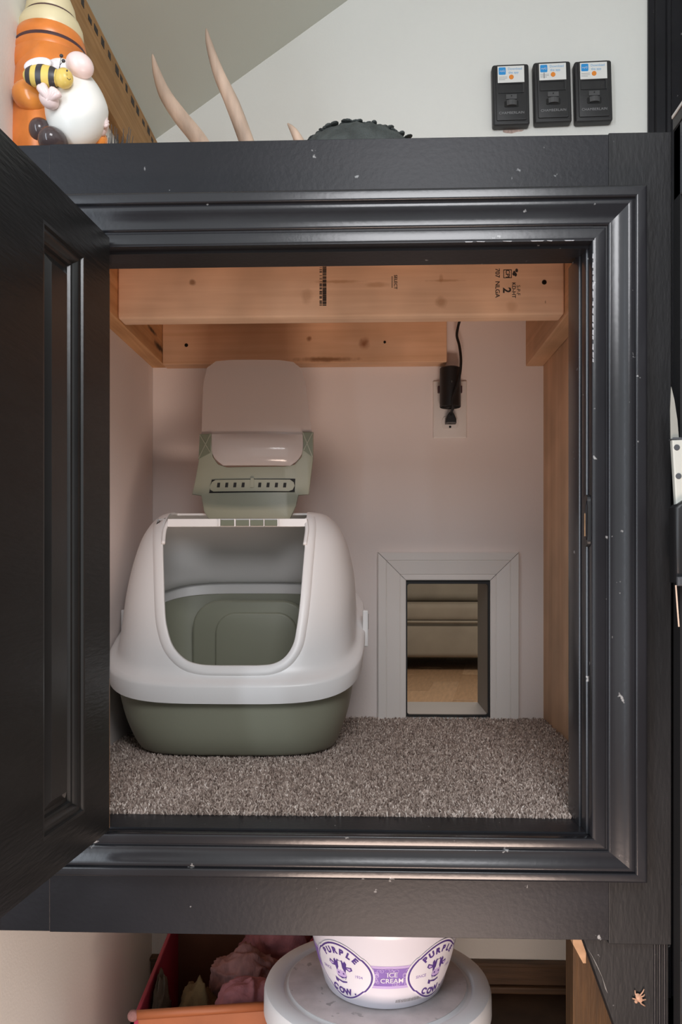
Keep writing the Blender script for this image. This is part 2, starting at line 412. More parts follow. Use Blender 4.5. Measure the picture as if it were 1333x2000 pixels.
# chipped paint edge of the stop
z = H+.355
while z > H+.235:
    l = random.uniform(.002, .009); obj('paint_chip', prism([(OX1-.0003-random.uniform(0, .0008), z), (OX1+.0003, z-.0003), (OX1+.0003+random.uniform(0, .0003), z-l), (OX1-.0006-random.uniform(0, .0005), z-l*.8)], .9404, .9414), 'chip_grey', cab); z -= l+random.uniform(.0002, .006)*random.random()
z = .11
while z < .235:
    l = random.uniform(.004, .02); obj('paint_chip', prism([(z, OZ1+.0002), (z+l, OZ1+.0001), (z+l*.9, OZ1-.0003-random.uniform(0, .0006)), (z+l*.1, OZ1-.0002-random.uniform(0, .0007))], .9404, .9414), 'chip_grey', cab); z += l+random.uniform(.001, .022)

# inside: plywood side, shelf, carpet board, pine ledgers and beam
pine('ply', (.74, .49, .315), (.62, .385, .235), 'z', rough=.65, gscale=.35)
obj('side_panel', box(XR, XR+.011, 1.0, YB, H-.332, H+.495), 'ply', cab)
struct_in = obj('warm_tint_side', box(XL+.0004, XL+.0016, 1.0, YB-.0005, H-.312, H+.405), 'warm_lit_wall', cab)  # thin sheet added over the left wall to carry the warm bounce tint
bx = bmesh.new()
for (xa, xb, za, zb) in ((XL+.002, HX0, H-.312, H+.4045), (HX1, XR, H-.312, H+.4045), (HX0, HX1, HZ1, H+.4045), (.1545, XR, H+.4045, H+.494)):
    box(xa, xb, YB-.0012, YB-.0002, za, zb, bm=bx)
obj('warm_tint_back', bx, 'warm_lit_wall', cab)  # sheets added over the back wall, warm bounced light in their colour
obj('shelf_top', box(XL+.001, XR-.006, F1, YB-.001, H+.495, H+.503), 'ply', cab)
obj('floor_panel', box(XL+.001, XR, F1, YB-.001, H-.332, H-.3125), 'ply', cab)
def K(px, py, Y, r, s=.85, c=(.20, .085, .03), asp=1.0):
    p = at(px, py, Y); return (p.x, p.z, r, s, c, asp)
LB = (.92, .66, .47); DB = (.80, .54, .36)
YBM = 1.33
pine('pine_beam', LB, DB, 'x', [K(376, 551, YBM, .0045, .7), K(862, 590, YBM, .008, .5, (.33, .15, .06)), K(862, 545, YBM, .006, .4, (.40, .19, .08), .5), K(600, 578, YBM, .010, .4, (.42, .22, .11), .8),
     K(660, 550, YBM, .0025, .5, (.42, .20, .08), 14), K(735, 556, YBM, .004, .4, (.42, .20, .08), 4), K(1000, 600, YBM, .008, .35, (.50, .26, .12)), K(1066, 590, YBM, .0022, .6, (.30, .14, .05), .4), K(870, 548, YBM, .002, .5, (.40, .19, .08), 12)])
pine('pine_back', (.80, .51, .325), (.69, .415, .245), 'x', [K(712, 681, YB, .010, .85, (.24, .085, .03)), K(607, 671, YB, .0045, .75, (.24, .09, .03)), K(640, 711, YB, .0045, .8, (.20, .085, .03), 11)])
pine('pine_left', (.72, .42, .21), (.54, .28, .12), 'y', [(1.60, H+.43, .006, .95, (.025, .014, .010), 6), (1.545, H+.448, .004, .9, (.03, .016, .011), 7)], plane='yz')
pine('pine_right', (.72, .46, .28), (.60, .365, .21), 'y', plane='yz')
ZL0, ZL1 = H+.405, H+.494
beam = obj('beam', box(-.4115, .3155, YBM, YBM+.038, ZL0, ZL1, .004, 3), 'pine_beam', cab, smooth=True)
led = obj('ledger', box(-.4115, .1545, YB-.038, YB-.0015, ZL0-.003, ZL1-.002, .0015), 'pine_back', cab)
obj('ledger', box(XL+.001, -.4120, .98, YB-.001, ZL0-.001, ZL1, .0015), 'pine_left', cab)
obj('ledger', box(.3160, XR-.0005, .98, YB-.001, ZL0-.004, ZL1, .0015), 'pine_right', cab)
def screw(px, py, Y, par, r=.004):
    p = at(px, py, Y-.0005)
    bm = bmesh.new(); bmesh.ops.create_cone(bm, cap_ends=True, segments=16, radius1=r, radius2=r*.7, depth=.002, matrix=Matrix.Translation(p) @ Matrix.Rotation(math.pi/2, 4, 'X'))
    obj('screw', bm, 'screw_black', par)
screw(1064, 551, YBM, beam, .0042); screw(364, 674, YB-.038, led); screw(752, 668, YB-.038, led, .003)
# stamps on the beam
def stamp(s, size, px, py, bold=0.0):
    p = at(px, py, YBM); obj('stamp', text_on_front(s, size, p.x, YBM-.0004, p.z, -math.pi/2, bold), 'ink', beam, fix=False)
stamp('707  NLGA', .0100, 972, 553, .00012); stamp('2', .0175, 990, 567, .0005); stamp('KD-HT', .0083, 1004, 567, .0001); stamp('S-P-F', .0080, 1013, 567)
stamp('CPI', .0090, 992, 535, .0002); stamp('SELECT', .0072, 773, 551, .0001); stamp('·········', .0080, 766, 551, .0003)
b = bmesh.new()
for (xa, xb, za, zb) in ((984, 985.2, 527, 543), (999, 1000.2, 527, 543), (984, 1000, 526.5, 528), (984, 1000, 542, 543.2)):
    p, q = at(xa, zb, YBM), at(xb, za, YBM); box(p.x, q.x, YBM-.0004, YBM+.0004, p.z, q.z, bm=b)
for k in range(5):
    p = at(1008+random.uniform(-4, 4), 532+random.uniform(-5, 5), YBM); ell(p, .0022, .0003, .003, u=8, v=6, bm=b)
obj('stamp', b, 'ink', beam)
b = bmesh.new(); z = 521.0
while z < 596:
    h = random.choice((.8, 1.2, 1.8, 2.6)); p, q = at(630.5, z+h, YBM), at(638, z, YBM); box(p.x, q.x, YBM-.0004, YBM+.0002, p.z, q.z, bm=b)
    if random.random() < .75: p, q = at(624.5, z+h*.8, YBM), at(629.5, z, YBM); box(p.x, q.x, YBM-.0004, YBM+.0002, p.z, q.z, bm=b)
    z += h+random.choice((.5, .8, 1.3))
obj('barcode', b, 'ink', beam)

# supports under the cabinet on the right
lg = [(.2487, H-.432), (.3465, H-.432), (.3465, 0.001), (.318, 0.001), (.318, H-.626)]
leg = obj('corner_leg', prism(lg, .958, .985, .0012), 'black_grain', cab)
for xx in (.3290, .3345, .3400): obj('bead', box(xx, xx+.0028, .9555, .960, .001, H-.434, .0011), 'black_paint', leg)
obj('cobweb', tube([at(1149, 1853, .9575), at(1158, 1868, .957), at(1166, 1884, .957), at(1177, 1908, .957), at(1184, 1931, .9575), at(1188, 1940, .957)], [.0001, .0003, .0006, .0002, .0007, .0001], 6), 'cobweb', leg)
obj('rear_leg', box(.272, .345, 1.10, 1.14, .001, H-.334, .001), 'brown_post', cab)
obj('filler_block', prism([(at(1117, 1800, 1.07).x, H-.334), (at(1146, 1800, 1.07).x, H-.334), (at(1146, 1800, 1.07).x, at(1146, 1882, 1.07).z), (at(1140, 1800, 1.07).x, at(1140, 1882, 1.07).z), (at(1120, 1800, 1.07).x, at(1120, 1845, 1.07).z)], 1.07, 1.099, .001), 'pine_right', cab)

# door, hung on the left and standing open towards the viewer
HG = Vector((-.2985, .934, 0)); dv = Vector((-.019, -.231, 0)).normalized(); nv = Vector((dv.y*-1, dv.x, 0))
nv = Vector((-dv.y, dv.x, 0))          # points to +X (inner face)
if nv.x < 0: nv = -nv
DT, DB_ = H+.3775, H-.3045
def D(u, wd, z): return HG+dv*u+nv*wd+Vector((0, 0, z))
def dbox(u0, u1, w0, w1, z0, z1, bev=0):
    b = box(u0, u1, w0, w1, z0, z1, bev)
    for v in b.verts: v.co = D(v.co.x, v.co.y, v.co.z)
    return b
door = obj('door', dbox(0, .066, -.020, 0, DB_, DT), 'door_paint', cab)
PU = [(.066, .160), (.400, .494)]; PZ0, PZ1 = H-.264, H+.332
for (u0, u1) in ((.160, .400), (.494, .560)): obj('stile', dbox(u0, u1, -.020, 0, DB_, DT), 'door_paint', door)
for (u0, u1) in PU:
    obj('rail', dbox(u0, u1, -.020, 0, PZ1, DT), 'door_paint', door); obj('rail', dbox(u0, u1, -.020, 0, DB_, PZ0), 'door_paint', door)
    prof = [(0, 0), (.0030, -.0005), (.0040, -.0030), (.0070, -.0032), (.0095, -.0045), (.0125, -.0085), (.0150, -.0095), (.0165, -.0125), (.0200, -.0130), (.0285, -.0075), (.0300, -.0062)]
    b = bmesh.new(); rings = []
    for o_, d_ in prof:
        rings.append([b.verts.new(D(uu, d_, zz)) for uu, zz in ((u0+o_, PZ0+o_), (u1-o_, PZ0+o_), (u1-o_, PZ1-o_), (u0+o_, PZ1-o_))])
    for A, B in zip(rings, rings[1:]):
        for i in range(4): b.faces.new((A[i], A[(i+1) % 4], B[(i+1) % 4], B[i]))
    b.faces.new(rings[-1])
    bk = [b.verts.new(D(uu, -.017, zz)) for uu, zz in ((u0, PZ0), (u1, PZ0), (u1, PZ1), (u0, PZ1))]
    for i in range(4): b.faces.new((rings[0][i], rings[0][(i+1) % 4], bk[(i+1) % 4], bk[i]))
    b.faces.new(bk)
    obj('panel', b, 'door_moulding', door, smooth=30)
obj('worn_edge', dbox(-.0016, -.0002, -.006, -.0004, DB_+.002, H-.13, .0002), 'raw_edge', door)
for zz in (H+.26, H-.19):
    obj('hinge', tube([(HG.x-.012, HG.y+.004, zz-.03), (HG.x-.012, HG.y+.004, zz+.03)], .005, 12), 'black_plastic', door)

# ------------------------------------------------------------------ carpet (uncountable pile)
rng = np.random.default_rng(3)
def carpet():
    X0, X1, Y0, Y1 = XL+.003, XR-.002, 1.010, YB-.003
    n = 62000
    # denser near the front where single tufts can be told apart
    px = rng.uniform(X0, X1, n); py = Y0+(Y1-Y0)*rng.beta(1.0, 1.15, n)
    h = rng.uniform(.005, .0095, n); r = rng.uniform(.0009, .0016, n); a0 = rng.uniform(0, 6.28, n)
    lean = rng.normal(0, .0028, (n, 2))
    k = 4
    V = np.zeros((n, 2*k+1, 3), np.float32)
    for i in range(k):
        an = a0+2*math.pi*i/k
        V[:, i, 0] = px+np.cos(an)*r*.8; V[:, i, 1] = py+np.sin(an)*r*.8; V[:, i, 2] = ZC
        V[:, k+i, 0] = px+lean[:, 0]*.7+np.cos(an+.5)*r; V[:, k+i, 1] = py+lean[:, 1]*.7+np.sin(an+.5)*r; V[:, k+i, 2] = ZC+h*.8
    V[:, 2*k, 0] = px+lean[:, 0]; V[:, 2*k, 1] = py+lean[:, 1]; V[:, 2*k, 2] = ZC+h
    np.clip(V[:, :, 0], X0, X1, out=V[:, :, 0]); np.clip(V[:, :, 1], Y0-.004, Y1, out=V[:, :, 1])
    tri = []
    for i in range(k):
        j = (i+1) % k; tri += [(i, j, k+j), (i, k+j, k+i), (k+i, k+j, 2*k)]
    T = (np.array(tri)[None]+(np.arange(n)*(2*k+1))[:, None, None]).reshape(-1, 3)
    me = bpy.data.meshes.new('carpet'); nv_ = n*(2*k+1); nf = len(T)
    base = np.array([(X0, Y0-.002, ZC), (X1, Y0-.002, ZC), (X1, Y1, ZC), (X0, Y1, ZC), (X0, Y0-.002, ZC+.0025), (X1, Y0-.002, ZC+.0025), (X1, Y1, ZC+.0025), (X0, Y1, ZC+.0025)], np.float32)
    bf = np.array([(4, 5, 6), (4, 6, 7), (0, 1, 5), (0, 5, 4)])+nv_
    co = np.concatenate([V.reshape(-1, 3), base]); F = np.concatenate([T, bf])
    me.vertices.add(len(co)); me.vertices.foreach_set('co', co.ravel())
    me.loops.add(len(F)*3); me.loops.foreach_set('vertex_index', F.ravel().astype(np.int32))
    me.polygons.add(len(F)); me.polygons.foreach_set('loop_start', np.arange(0, len(F)*3, 3, dtype=np.int32))
    me.update(calc_edges=True); me.validate()
    t = np.repeat(np.clip(rng.normal(.47, .24, n), 0, 1), 2*k+1).astype(np.float32); t = np.concatenate([t, np.full(8, .2, np.float32)])
    at_ = me.attributes.new('tint', 'FLOAT', 'POINT'); at_.data.foreach_set('value', t)
    o = finish('carpet', me, 'carpet_pile'); o['kind'] = 'stuff'
    tag(o, 'speckled brown cut-pile carpet covering the cabinet floor', 'carpet')
carpet()

# ------------------------------------------------------------------ cat hole with casing
pd = thing('cat_hole', 'white mitred trim framing a black-edged rectangular cat hole in the wall', 'pet door', ((HX0+HX1)/2, YB, HZ0))
TX0, TX1, TZ1 = .0182, .3003, H+.0301; ZF = ZC+.001
WB = HX0-TX0
TP = [(0, 0), (0, .008), (.002, .009), (.010, .009), (.0112, .0082), (.0125, .0095), (.038, .0125), (.0392, .0115), (.0405, .0130), (WB-.002, .0140), (WB, .012), (WB, 0)]
def petcase(side):
    b = bmesh.new(); A, B = [], []; g = .0004
    for u, v in TP:
        y = YB-.0015-v
        if side == 'top': p, q = (HX0-u+g, y, HZ1+u), (HX1+u-g, y, HZ1+u)
        elif side == 'left': p, q = (HX0-u, y, ZF), (HX0-u, y, HZ1+u-g*2)
        else: p, q = (HX1+u, y, ZF), (HX1+u, y, HZ1+u-g*2)
        A.append(b.verts.new(p)); B.append(b.verts.new(q))
    for i in range(len(TP)):
        j = (i+1) % len(TP); b.faces.new((A[i], A[j], B[j], B[i]))
    b.faces.new(A); b.faces.new(B[::-1])
    obj('casing_length', b, 'white_trim', pd, smooth=12)
for s_ in ('top', 'left', 'right'): petcase(s_)
def ring_frame(x0, x1, z0, z1, t, y0, y1, r):
    o_, i_ = rrect(x0, x1, z0, z1, .001, 5), rrect(x0+t[0], x1-t[1], z0+t[2], z1-t[3], r, 5)
    b = bmesh.new(); n = len(o_)
    R = [[b.verts.new((p[0], y, p[1])) for p in ring] for ring, y in ((o_, y0), (i_, y0), (i_, y1), (o_, y1))]
    for A, B in zip(R, R[1:]+R[:1]):
        for i in range(n): b.faces.new((A[i], A[(i+1) % n], B[(i+1) % n], B[i]))
    return b
obj('rubber_edge', ring_frame(HX0, HX1, HZ0+.001, HZ1, (.0030, .0035, .0035, .0075), YB-.004, YB+.006, .005), 'black_rubber', pd)
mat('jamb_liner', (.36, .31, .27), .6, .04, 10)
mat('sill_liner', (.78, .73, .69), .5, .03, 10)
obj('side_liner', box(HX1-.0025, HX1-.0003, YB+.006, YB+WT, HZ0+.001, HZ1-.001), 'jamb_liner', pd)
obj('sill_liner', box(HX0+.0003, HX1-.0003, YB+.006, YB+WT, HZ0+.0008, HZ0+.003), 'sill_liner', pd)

# ------------------------------------------------------------------ sofa in the far room
so = thing('sofa', 'beige upholstered sofa with piped cushions in the room beyond the cat hole', 'sofa', (.65, 7.0, 0))
YS = 6.6; SX0, SX1 = -.5, 1.75
obj('base', box(SX0, SX1, YS+.02, YS+.9, .108, .385, .04, 4), 'sofa_fabric', so, smooth=True)
obj('piping', tube([(SX0+.02, YS+.005, .398), (SX1-.02, YS+.005, .398)], .011, 10), 'sofa_fabric', so, smooth='all')
for k in range(3):
    xa = SX0+.02+k*(SX1-SX0-.04)/3
    obj('seat_cushion', box(xa+.003, xa+(SX1-SX0-.04)/3-.003, YS, YS+.62, .400, .545, .045, 4), 'sofa_fabric', so, smooth=True)
    obj('back_cushion', box(xa+.003, xa+(SX1-SX0-.04)/3-.003, YS+.34, YS+.8, .548, .98, .07, 5), 'sofa_fabric', so, smooth=True)
obj('arm', box(SX0-.2, SX0, YS, YS+.9, .108, .72, .05, 4), 'sofa_fabric', so, smooth=True)
obj('arm', box(SX1, SX1+.2, YS, YS+.9, .108, .72, .05, 4), 'sofa_fabric', so, smooth=True)
obj('backrest', box(SX0, SX1, YS+.8, YS+.95, .108, .9, .03, 3), 'sofa_fabric', so, smooth=True)
for xx in (SX0-.1, SX1+.1):
    for yy in (YS+.08, YS+.82): obj('foot', box(xx-.03, xx+.03, yy-.03, yy+.03, 0, .108, .004), 'brown_post', so)

# ------------------------------------------------------------------ litter box
lb = thing('litter_box', 'hooded cat litter box, white top on sage green pan, flap raised', 'litter box', (-.222, 1.45, ZC+.008))
CX = -.222
def section(z0, k, hw, yf, yb, n, cnt=72, dip=0.0):
    out = []; cy, hd = (yf+yb)/2, (yb-yf)/2
    for i in range(cnt):
        a = 2*math.pi*i/cnt; c, s = math.cos(a), math.sin(a)
        x = CX+hw*math.copysign(abs(c)**(2/n), c); y = cy+hd*math.copysign(abs(s)**(2/n), s)
        out.append((x, y, H+z0+k*(y-1.25)))
    return out
def loft(secs, cap0=True, cap1=True):
    b = bmesh.new(); R = [[b.verts.new(p) for p in s] for s in secs]; n = len(R[0])
    for A, B in zip(R, R[1:]):
        for i in range(n): b.faces.new((A[i], A[(i+1) % n], B[(i+1) % n], B[i]))
    if cap0: b.faces.new(R[0][::-1])
    if cap1: b.faces.new(R[-1])
    return b
KB = .385
def lerp_secs(keys, sub=4):
    out = []
    for i in range(len(keys)-1):
        p0, p1, p2, p3 = keys[max(i-1, 0)], keys[i], keys[i+1], keys[min(i+2, len(keys)-1)]
        for j in range(sub):
            t = j/sub
            out.append(tuple(.5*((2*b_)+(c_-a_)*t+(2*a_-5*b_+4*c_-d_)*t*t+(3*b_-a_-3*c_+d_)*t**3) for a_, b_, c_, d_ in zip(p0, p1, p2, p3)))
    return out+[keys[-1]]
outer = [(-.3040, 0, .150, 1.315, 1.590, 3.6), (-.3035, 0, .160, 1.303, 1.600, 3.6), (-.298, .0, .168, 1.294, 1.606, 3.6), (-.28, .08, .180, 1.281, 1.615, 3.6), (-.25, .18, .192, 1.271, 1.625, 3.7), (-.205, KB, .203, 1.262, 1.638, 3.8)]
inner = [(-.205, KB, .199, 1.266, 1.634, 3.8), (-.25, .18, .187, 1.276, 1.620, 3.7), (-.285, .03, .168, 1.292, 1.60, 3.6), (-.297, 0, .150, 1.32, 1.58, 3.6)]
b = loft([section(*k_) for k_ in lerp_secs(outer, 3)]+[section(*k_) for k_ in lerp_secs(inner, 4)])
pan = obj('pan', b, 'sage_plastic', lb, smooth=50)
# raised arches pressed into the pan's back
def arch(x0, x1, z0, z1, r, n=8):
    pts = [(x0, z0), (x1, z0)]
    for cx, a0 in ((x1-r, 0), (x0+r, 90)):
        for k in range(n+1):
            a = math.radians(a0+90*k/n); pts.append((cx+r*math.cos(a), z1-r+r*math.sin(a)))
    return pts
pa, pb_ = at(377, 1300, 1.595), at(606, 1172, 1.595)
obj('pressed_arch', prism(arch(pa.x, pb_.x, H-.262, pb_.z, .055), 1.588, 1.612, .006, 3), 'sage_plastic', pan, smooth=True)
pa, pb_ = at(420, 1300, 1.575), at(581, 1197, 1.575)
obj('pressed_arch', prism(arch(pa.x, pb_.x, H-.270, pb_.z, .040), 1.578, 1.590, .004, 3), 'sage_plastic', pan, smooth=True)
# hood
RK = [(-.214, KB, .213, 1.253, 1.648, 3.8), (-.188, KB, .216, 1.250, 1.652, 3.8), (-.1845, KB, .2145, 1.2515, 1.650, 3.8), (-.1815, KB, .209, 1.257, 1.646, 3.8), (-.1795, KB, .2035, 1.263, 1.642, 3.8), (-.172, KB*.95, .2005, 1.268, 1.640, 3.7)]
HKs = [(-.172, KB*.95, .2005, 1.268, 1.640, 3.7), (-.13, .28, .1990, 1.279, 1.637, 3.4), (-.07, .18, .1965, 1.298, 1.632, 3.3), (-.01, .09, .190, 1.322, 1.622, 3.2), (.04, .04, .179, 1.346, 1.608, 3.1), (.072, .015, .164, 1.368, 1.590, 3.0), (.089, .004, .147, 1.388, 1.568, 3.0), (.0945, 0, .130, 1.41, 1.545, 3.0)]
secs = [section(*k_) for k_ in RK[:-1]]+[section(*k_) for k_ in lerp_secs(HKs, 4)]
b = loft(secs, cap0=False); bmesh.ops.recalc_face_normals(b, faces=b.faces)
tree = BVHTree.FromBMesh(b)
def hit(px, py, off=0.0):
    d = ray(px, py); h = tree.ray_cast(EYE, d)
    return h[0]-d*off if h[0] is not None else None
def corner_path(pts):
    return [(p.x, p.y) for p in smooth_path([(x, y, 0) for x, y in pts], 6)]
OUT = [(318, 1034)]+corner_path([(318, 1060), (320, 1130), (322, 1190), (326, 1225), (338, 1262), (362, 1288), (392, 1298), (430, 1300)])+corner_path([(500, 1300), (532, 1297), (556, 1284), (573, 1258), (580, 1225), (586, 1180), (592, 1110), (597, 1060)])+[(598, 1034)]
opening = [hit(*p) for p in OUT]
me = bpy.data.meshes.new('hood'); b.to_mesh(me); b.free()
me.polygons.foreach_set('use_smooth', [True]*len(me.polygons))
ho = bpy.data.objects.new('hood_tmp', me); C.objects.link(ho)
cb = prism([(p.x, p.z) for p in opening]+[(opening[-1].x-.002, H+.13), (opening[0].x+.008, H+.13)], 1.18, 1.47); cm = bpy.data.meshes.new('cut'); bmesh.ops.recalc_face_normals(cb, faces=cb.faces); cb.to_mesh(cm); cb.free()
co_ = bpy.data.objects.new('cut', cm); C.objects.link(co_)
md = ho.modifiers.new('s', 'SOLIDIFY'); md.thickness = .0035; md.offset = -1
md = ho.modifiers.new('b', 'BOOLEAN'); md.object = co_; md.solver = 'EXACT'; md.operation = 'DIFFERENCE'
bpy.context.view_layer.update()
hm = bpy.data.meshes.new_from_object(ho.evaluated_get(bpy.context.evaluated_depsgraph_get()))
bpy.data.objects.remove(ho); bpy.data.objects.remove(co_); hm.name = 'hood'; hm.materials.clear()
hood = finish('hood', hm, 'white_plastic', lb, smooth=38)
# raised rim round the opening, following the hood
def off_pts(pts, d):
    out = []
    for i, (x, y) in enumerate(pts):
        x0, y0 = pts[max(i-1, 0)]; x1, y1 = pts[min(i+1, len(pts)-1)]
        tx, ty = x1-x0, y1-y0; l = math.hypot(tx, ty) or 1
        out.append((x-ty/l*d, y+tx/l*d))
    return out
U = corner_path([(x, y) for x, y in [(324, 1012), (318, 1034), (320, 1130), (322, 1190), (326, 1225), (338, 1262), (362, 1288), (392, 1298), (430, 1300), (500, 1300), (532, 1297), (556, 1284), (573, 1258), (580, 1225), (586, 1180), (592, 1110), (598, 1034), (596, 1012)]])
b = bmesh.new(); rows = []
for d, off in ((0, -.003), (0, .0024), (2.0, .0036), (13, .0042), (17.5, .0032), (20.5, -.001)):
    row = []
    for p in off_pts(U, d):
        h = hit(*p)
        if h is None: h = hit(*U[0])
        row.append(h-ray(*p)*off)
    rows.append([b.verts.new(q) for q in row])
for A, B in zip(rows, rows[1:]):
    for i in range(len(A)-1): b.faces.new((A[i], A[i+1], B[i+1], B[i]))
obj('opening_rim', b, 'white_plastic', hood, smooth='all')
# hinge bar with green slots, pivot ears, side clips
def hbox(px0, px1, py0, py1, d0, d1, bev=.0008):
    a_, c_ = hit(px0+1, py1-1), hit(px1-1, py0+1); y = min(a_.y, c_.y)
    A, B = at(px0, py1, y), at(px1, py0, y)
    return box(A.x, B.x, y-d1, y-d0, A.z, B.z, bev)
obj('hinge_bar', hbox(328, 600, 1013, 1029, -.014, .002), 'white_plastic', hood)
for xa, xb in ((432, 458), (462, 487), (490, 515), (518, 542)):
    obj('hinge_slot', hbox(xa, xb, 1015.5, 1027, -.002, .0032, .0006), 'sage_dark', hood)
for xa, xb in ((428, 431.5), (458.5, 461.5), (487.5, 489.5), (515.5, 517.5), (542.5, 545)):
    obj('slot_rib', hbox(xa, xb, 1013.5, 1028.5, -.002, .005, .0004), 'white_plastic', hood)
for pts in ([(331, 1016), (322, 1034), (319, 1062)], [(598, 1016), (600, 1034), (596, 1064)]):
    p3 = [hit(*p) - ray(*p)*.004 for p in pts]
    obj('pivot_ear', tube(smooth_path(p3, 5), .0035, 8), 'white_plastic', hood, smooth='all')
for sgn in (1, -1):
    xs = CX+sgn*.2155+(.0030 if sgn < 0 else 0)
    clip = obj('side_clip', box(xs-.004, xs+.006, 1.435, 1.468, H-.142, H-.078, .002), 'white_plastic', hood)
    obj('clip_slot', box(xs+.0045 if sgn > 0 else xs-.0045, xs+.0065 if sgn > 0 else xs-.0035, 1.448, 1.454, H-.112, H-.085), 'slot_black', clip)
# flap turned up on its hinge
YF = 1.455
def FP(pts): return [(at(x, y, YF).x, at(x, y, YF).z) for x, y in pts]
def bulge(bm, amt, lean=.05):
    bmesh.ops.triangulate(bm, faces=[f for f in bm.faces if len(f.verts) > 4])
    for k in range(14):
        x = CX-.12+.24*k/13+.012
        bmesh.ops.bisect_plane(bm, geom=bm.verts[:]+bm.edges[:]+bm.faces[:], plane_co=(x, 0, 0), plane_no=(1, 0, 0))
    for v in bm.verts:
        t = max(0, 1-((v.co.x-CX-.012)/.11)**2)
        v.co.y += -amt*t+lean*(v.co.z-H-.09)
    return bm
flap = obj('flap', bulge(prism(FP([(396, 975), (401, 1000), (410, 1014), (568, 1014), (579, 990), (584, 968), (604, 966), (608, 930), (612, 895), (612, 843), (591, 843), (593, 870), (589, 893), (576, 908), (556, 912), (446, 914), (428, 908), (417, 893), (414, 868), (414, 847), (391, 848), (389, 900), (383, 935), (376, 966), (395, 969)]), YF-.005, YF+.004, .0015, 2), .012), 'sage_plastic', lb, smooth=30)
wn = obj('window', bulge(prism(FP([(393, 852), (394, 800), (396, 745), (403, 716), (421, 704), (450, 702), (545, 702), (572, 705), (588, 717), (597, 748), (603, 800), (610, 850), (593, 853), (593, 872), (584, 898), (572, 907), (440, 909), (424, 900), (416, 880), (414, 853)]), YF+.000, YF+.0025), .012), 'clear_plastic', flap, smooth=30)
lipb = bmesh.new(); R = []
for j in range(9):
    t = j/8; row = []
    y_ = 849+(911-849)*t
    xin = 0 if t < .45 else 24*((t-.45)/.55)**2.2
    for i in range(19):
        s = i/18; x_ = 415+xin+(592-415-2*xin)*s
        p = at(x_, y_, YF); yy = YF-.006-.010*math.sin(math.pi*min(1, t*1.0))**.6*(1-(2*s-1)**6)-.012*max(0, 1-((p.x-CX-.012)/.11)**2)+.05*(p.z-H-.09)
        row.append(lipb.verts.new((p.x, yy, p.z)))
    R.append(row)
for A, B in zip(R, R[1:]):
    for i in range(18): lipb.faces.new((A[i], A[i+1], B[i+1], B[i]))
obj('window_lip', lipb, 'clear_plastic_lip', flap, smooth='all', fix=False)
obj('vent_recess', bulge(prism(FP([(411, 964), (416, 938), (578, 936), (577, 962)]), YF-.0062, YF-.001), .012), 'slot_black', flap)
obj('vent_slider', bulge(prism(FP([(413, 952), (417, 943), (424, 939), (568, 938), (575, 943), (577, 950), (573, 958), (566, 960.5), (420, 961.5), (414, 958)]), YF-.0085, YF-.005), .012), 'sage_plastic', flap)
for x_ in (430, 446, 462, 478, 510, 526, 542, 558):
    obj('vent_slot', bulge(prism(FP([(x_-3.2, 953.5), (x_-2, 944.5), (x_+3.4, 944.5), (x_+2.6, 953.5)]), YF-.0089, YF-.006), .012), 'slot_black', flap)
obj('vent_tab', bulge(prism(FP([(492, 954), (493, 936), (499, 936), (499, 954)]), YF-.0105, YF-.006), .012), 'sage_plastic', flap)
for pts in ([(391, 849), (413, 849), (413, 885), (389, 897)], [(592, 845), (611, 845), (611, 893), (594, 880)]):
    xp = obj('hinge_pocket', bulge(prism(FP(pts), YF-.0062, YF-.004), .012), 'sage_dark', flap)
    for a_, c_ in ((0, 2), (1, 3)):
        (xa, ya), (xb, yb) = pts[a_], pts[c_]
        obj('pocket_rib', bulge(prism(FP([(xa-1, ya), (xa+1, ya), (xb+1, yb), (xb-1, yb)]), YF-.0082, YF-.006), .012), 'sage_plastic', flap)

# ------------------------------------------------------------------ outlet, plug-in cylinder, cord
PX0, PX1, PZ0_, PZ1_ = .1298, .1977, H+.2565, H+.3718
pc = (PX0+PX1)/2
ot = thing('wall_outlet', 'white wall outlet plate behind the black cylinder', 'outlet', (pc, YB, PZ0_))
YW = YB-.0012
obj('cover_plate', box(PX0, PX1, YW-.0055, YW, PZ0_, PZ1_, .0025, 3), 'white_trim', ot, smooth=True)
for zc_ in (at(880, 827, YB).z, at(880, 770, YB).z):
    p = [(pc+.017*math.cos(a), zc_+min(max(.017*math.sin(a), -.0125), .0125)) for a in [2*math.pi*i/32 for i in range(32)]]
    rec = obj('receptacle', prism(p, YW-.0075, YW-.005, .0006), 'white_trim', ot)
    obj('ground_slot', box(pc-.0022, pc+.0022, YW-.0080, YW-.007, zc_-.0105, zc_-.0062, .0008), 'slot_black', rec)
p0, p1 = at(862, 790, 1.60), at(904, 711, 1.60)
cyx = (p0.x+p1.x)/2; cr_ = (p1.x-p0.x)/2; cyy = YW-.0085-cr_
cl = thing('plug_in_cylinder', 'matte black cylinder plugged into the wall outlet under the pine board', 'plug-in device', (cyx, cyy, p0.z))
obj('body', lathe([(0, p0.z+.004), (cr_-.003, p0.z+.004), (cr_-.001, p0.z), (cr_, p0.z+.001), (cr_, p1.z-.002), (cr_-.002, p1.z), (0, p1.z)], cyx, cyy, 40), 'black_plastic', cl, smooth=40)
for sgn in (-1, 1): obj('side_tab', box(cyx+sgn*(cr_+.001)-.0025, cyx+sgn*(cr_+.001)+.0025, cyy+.004, cyy+.012, p0.z+.030, p0.z+.044, .001), 'dark_glaze', cl)
obj('indicator', ell((cyx+.001, cyy-cr_, p0.z+.047), .0012, .0006, .0022), 'controller_grey', cl)
zc_ = at(880, 827, YB).z; ypl = YW-.0080
cd = thing('power_cord', 'black power cord plugged in below the cylinder and running up behind the beam', 'cord', (pc, ypl, zc_))
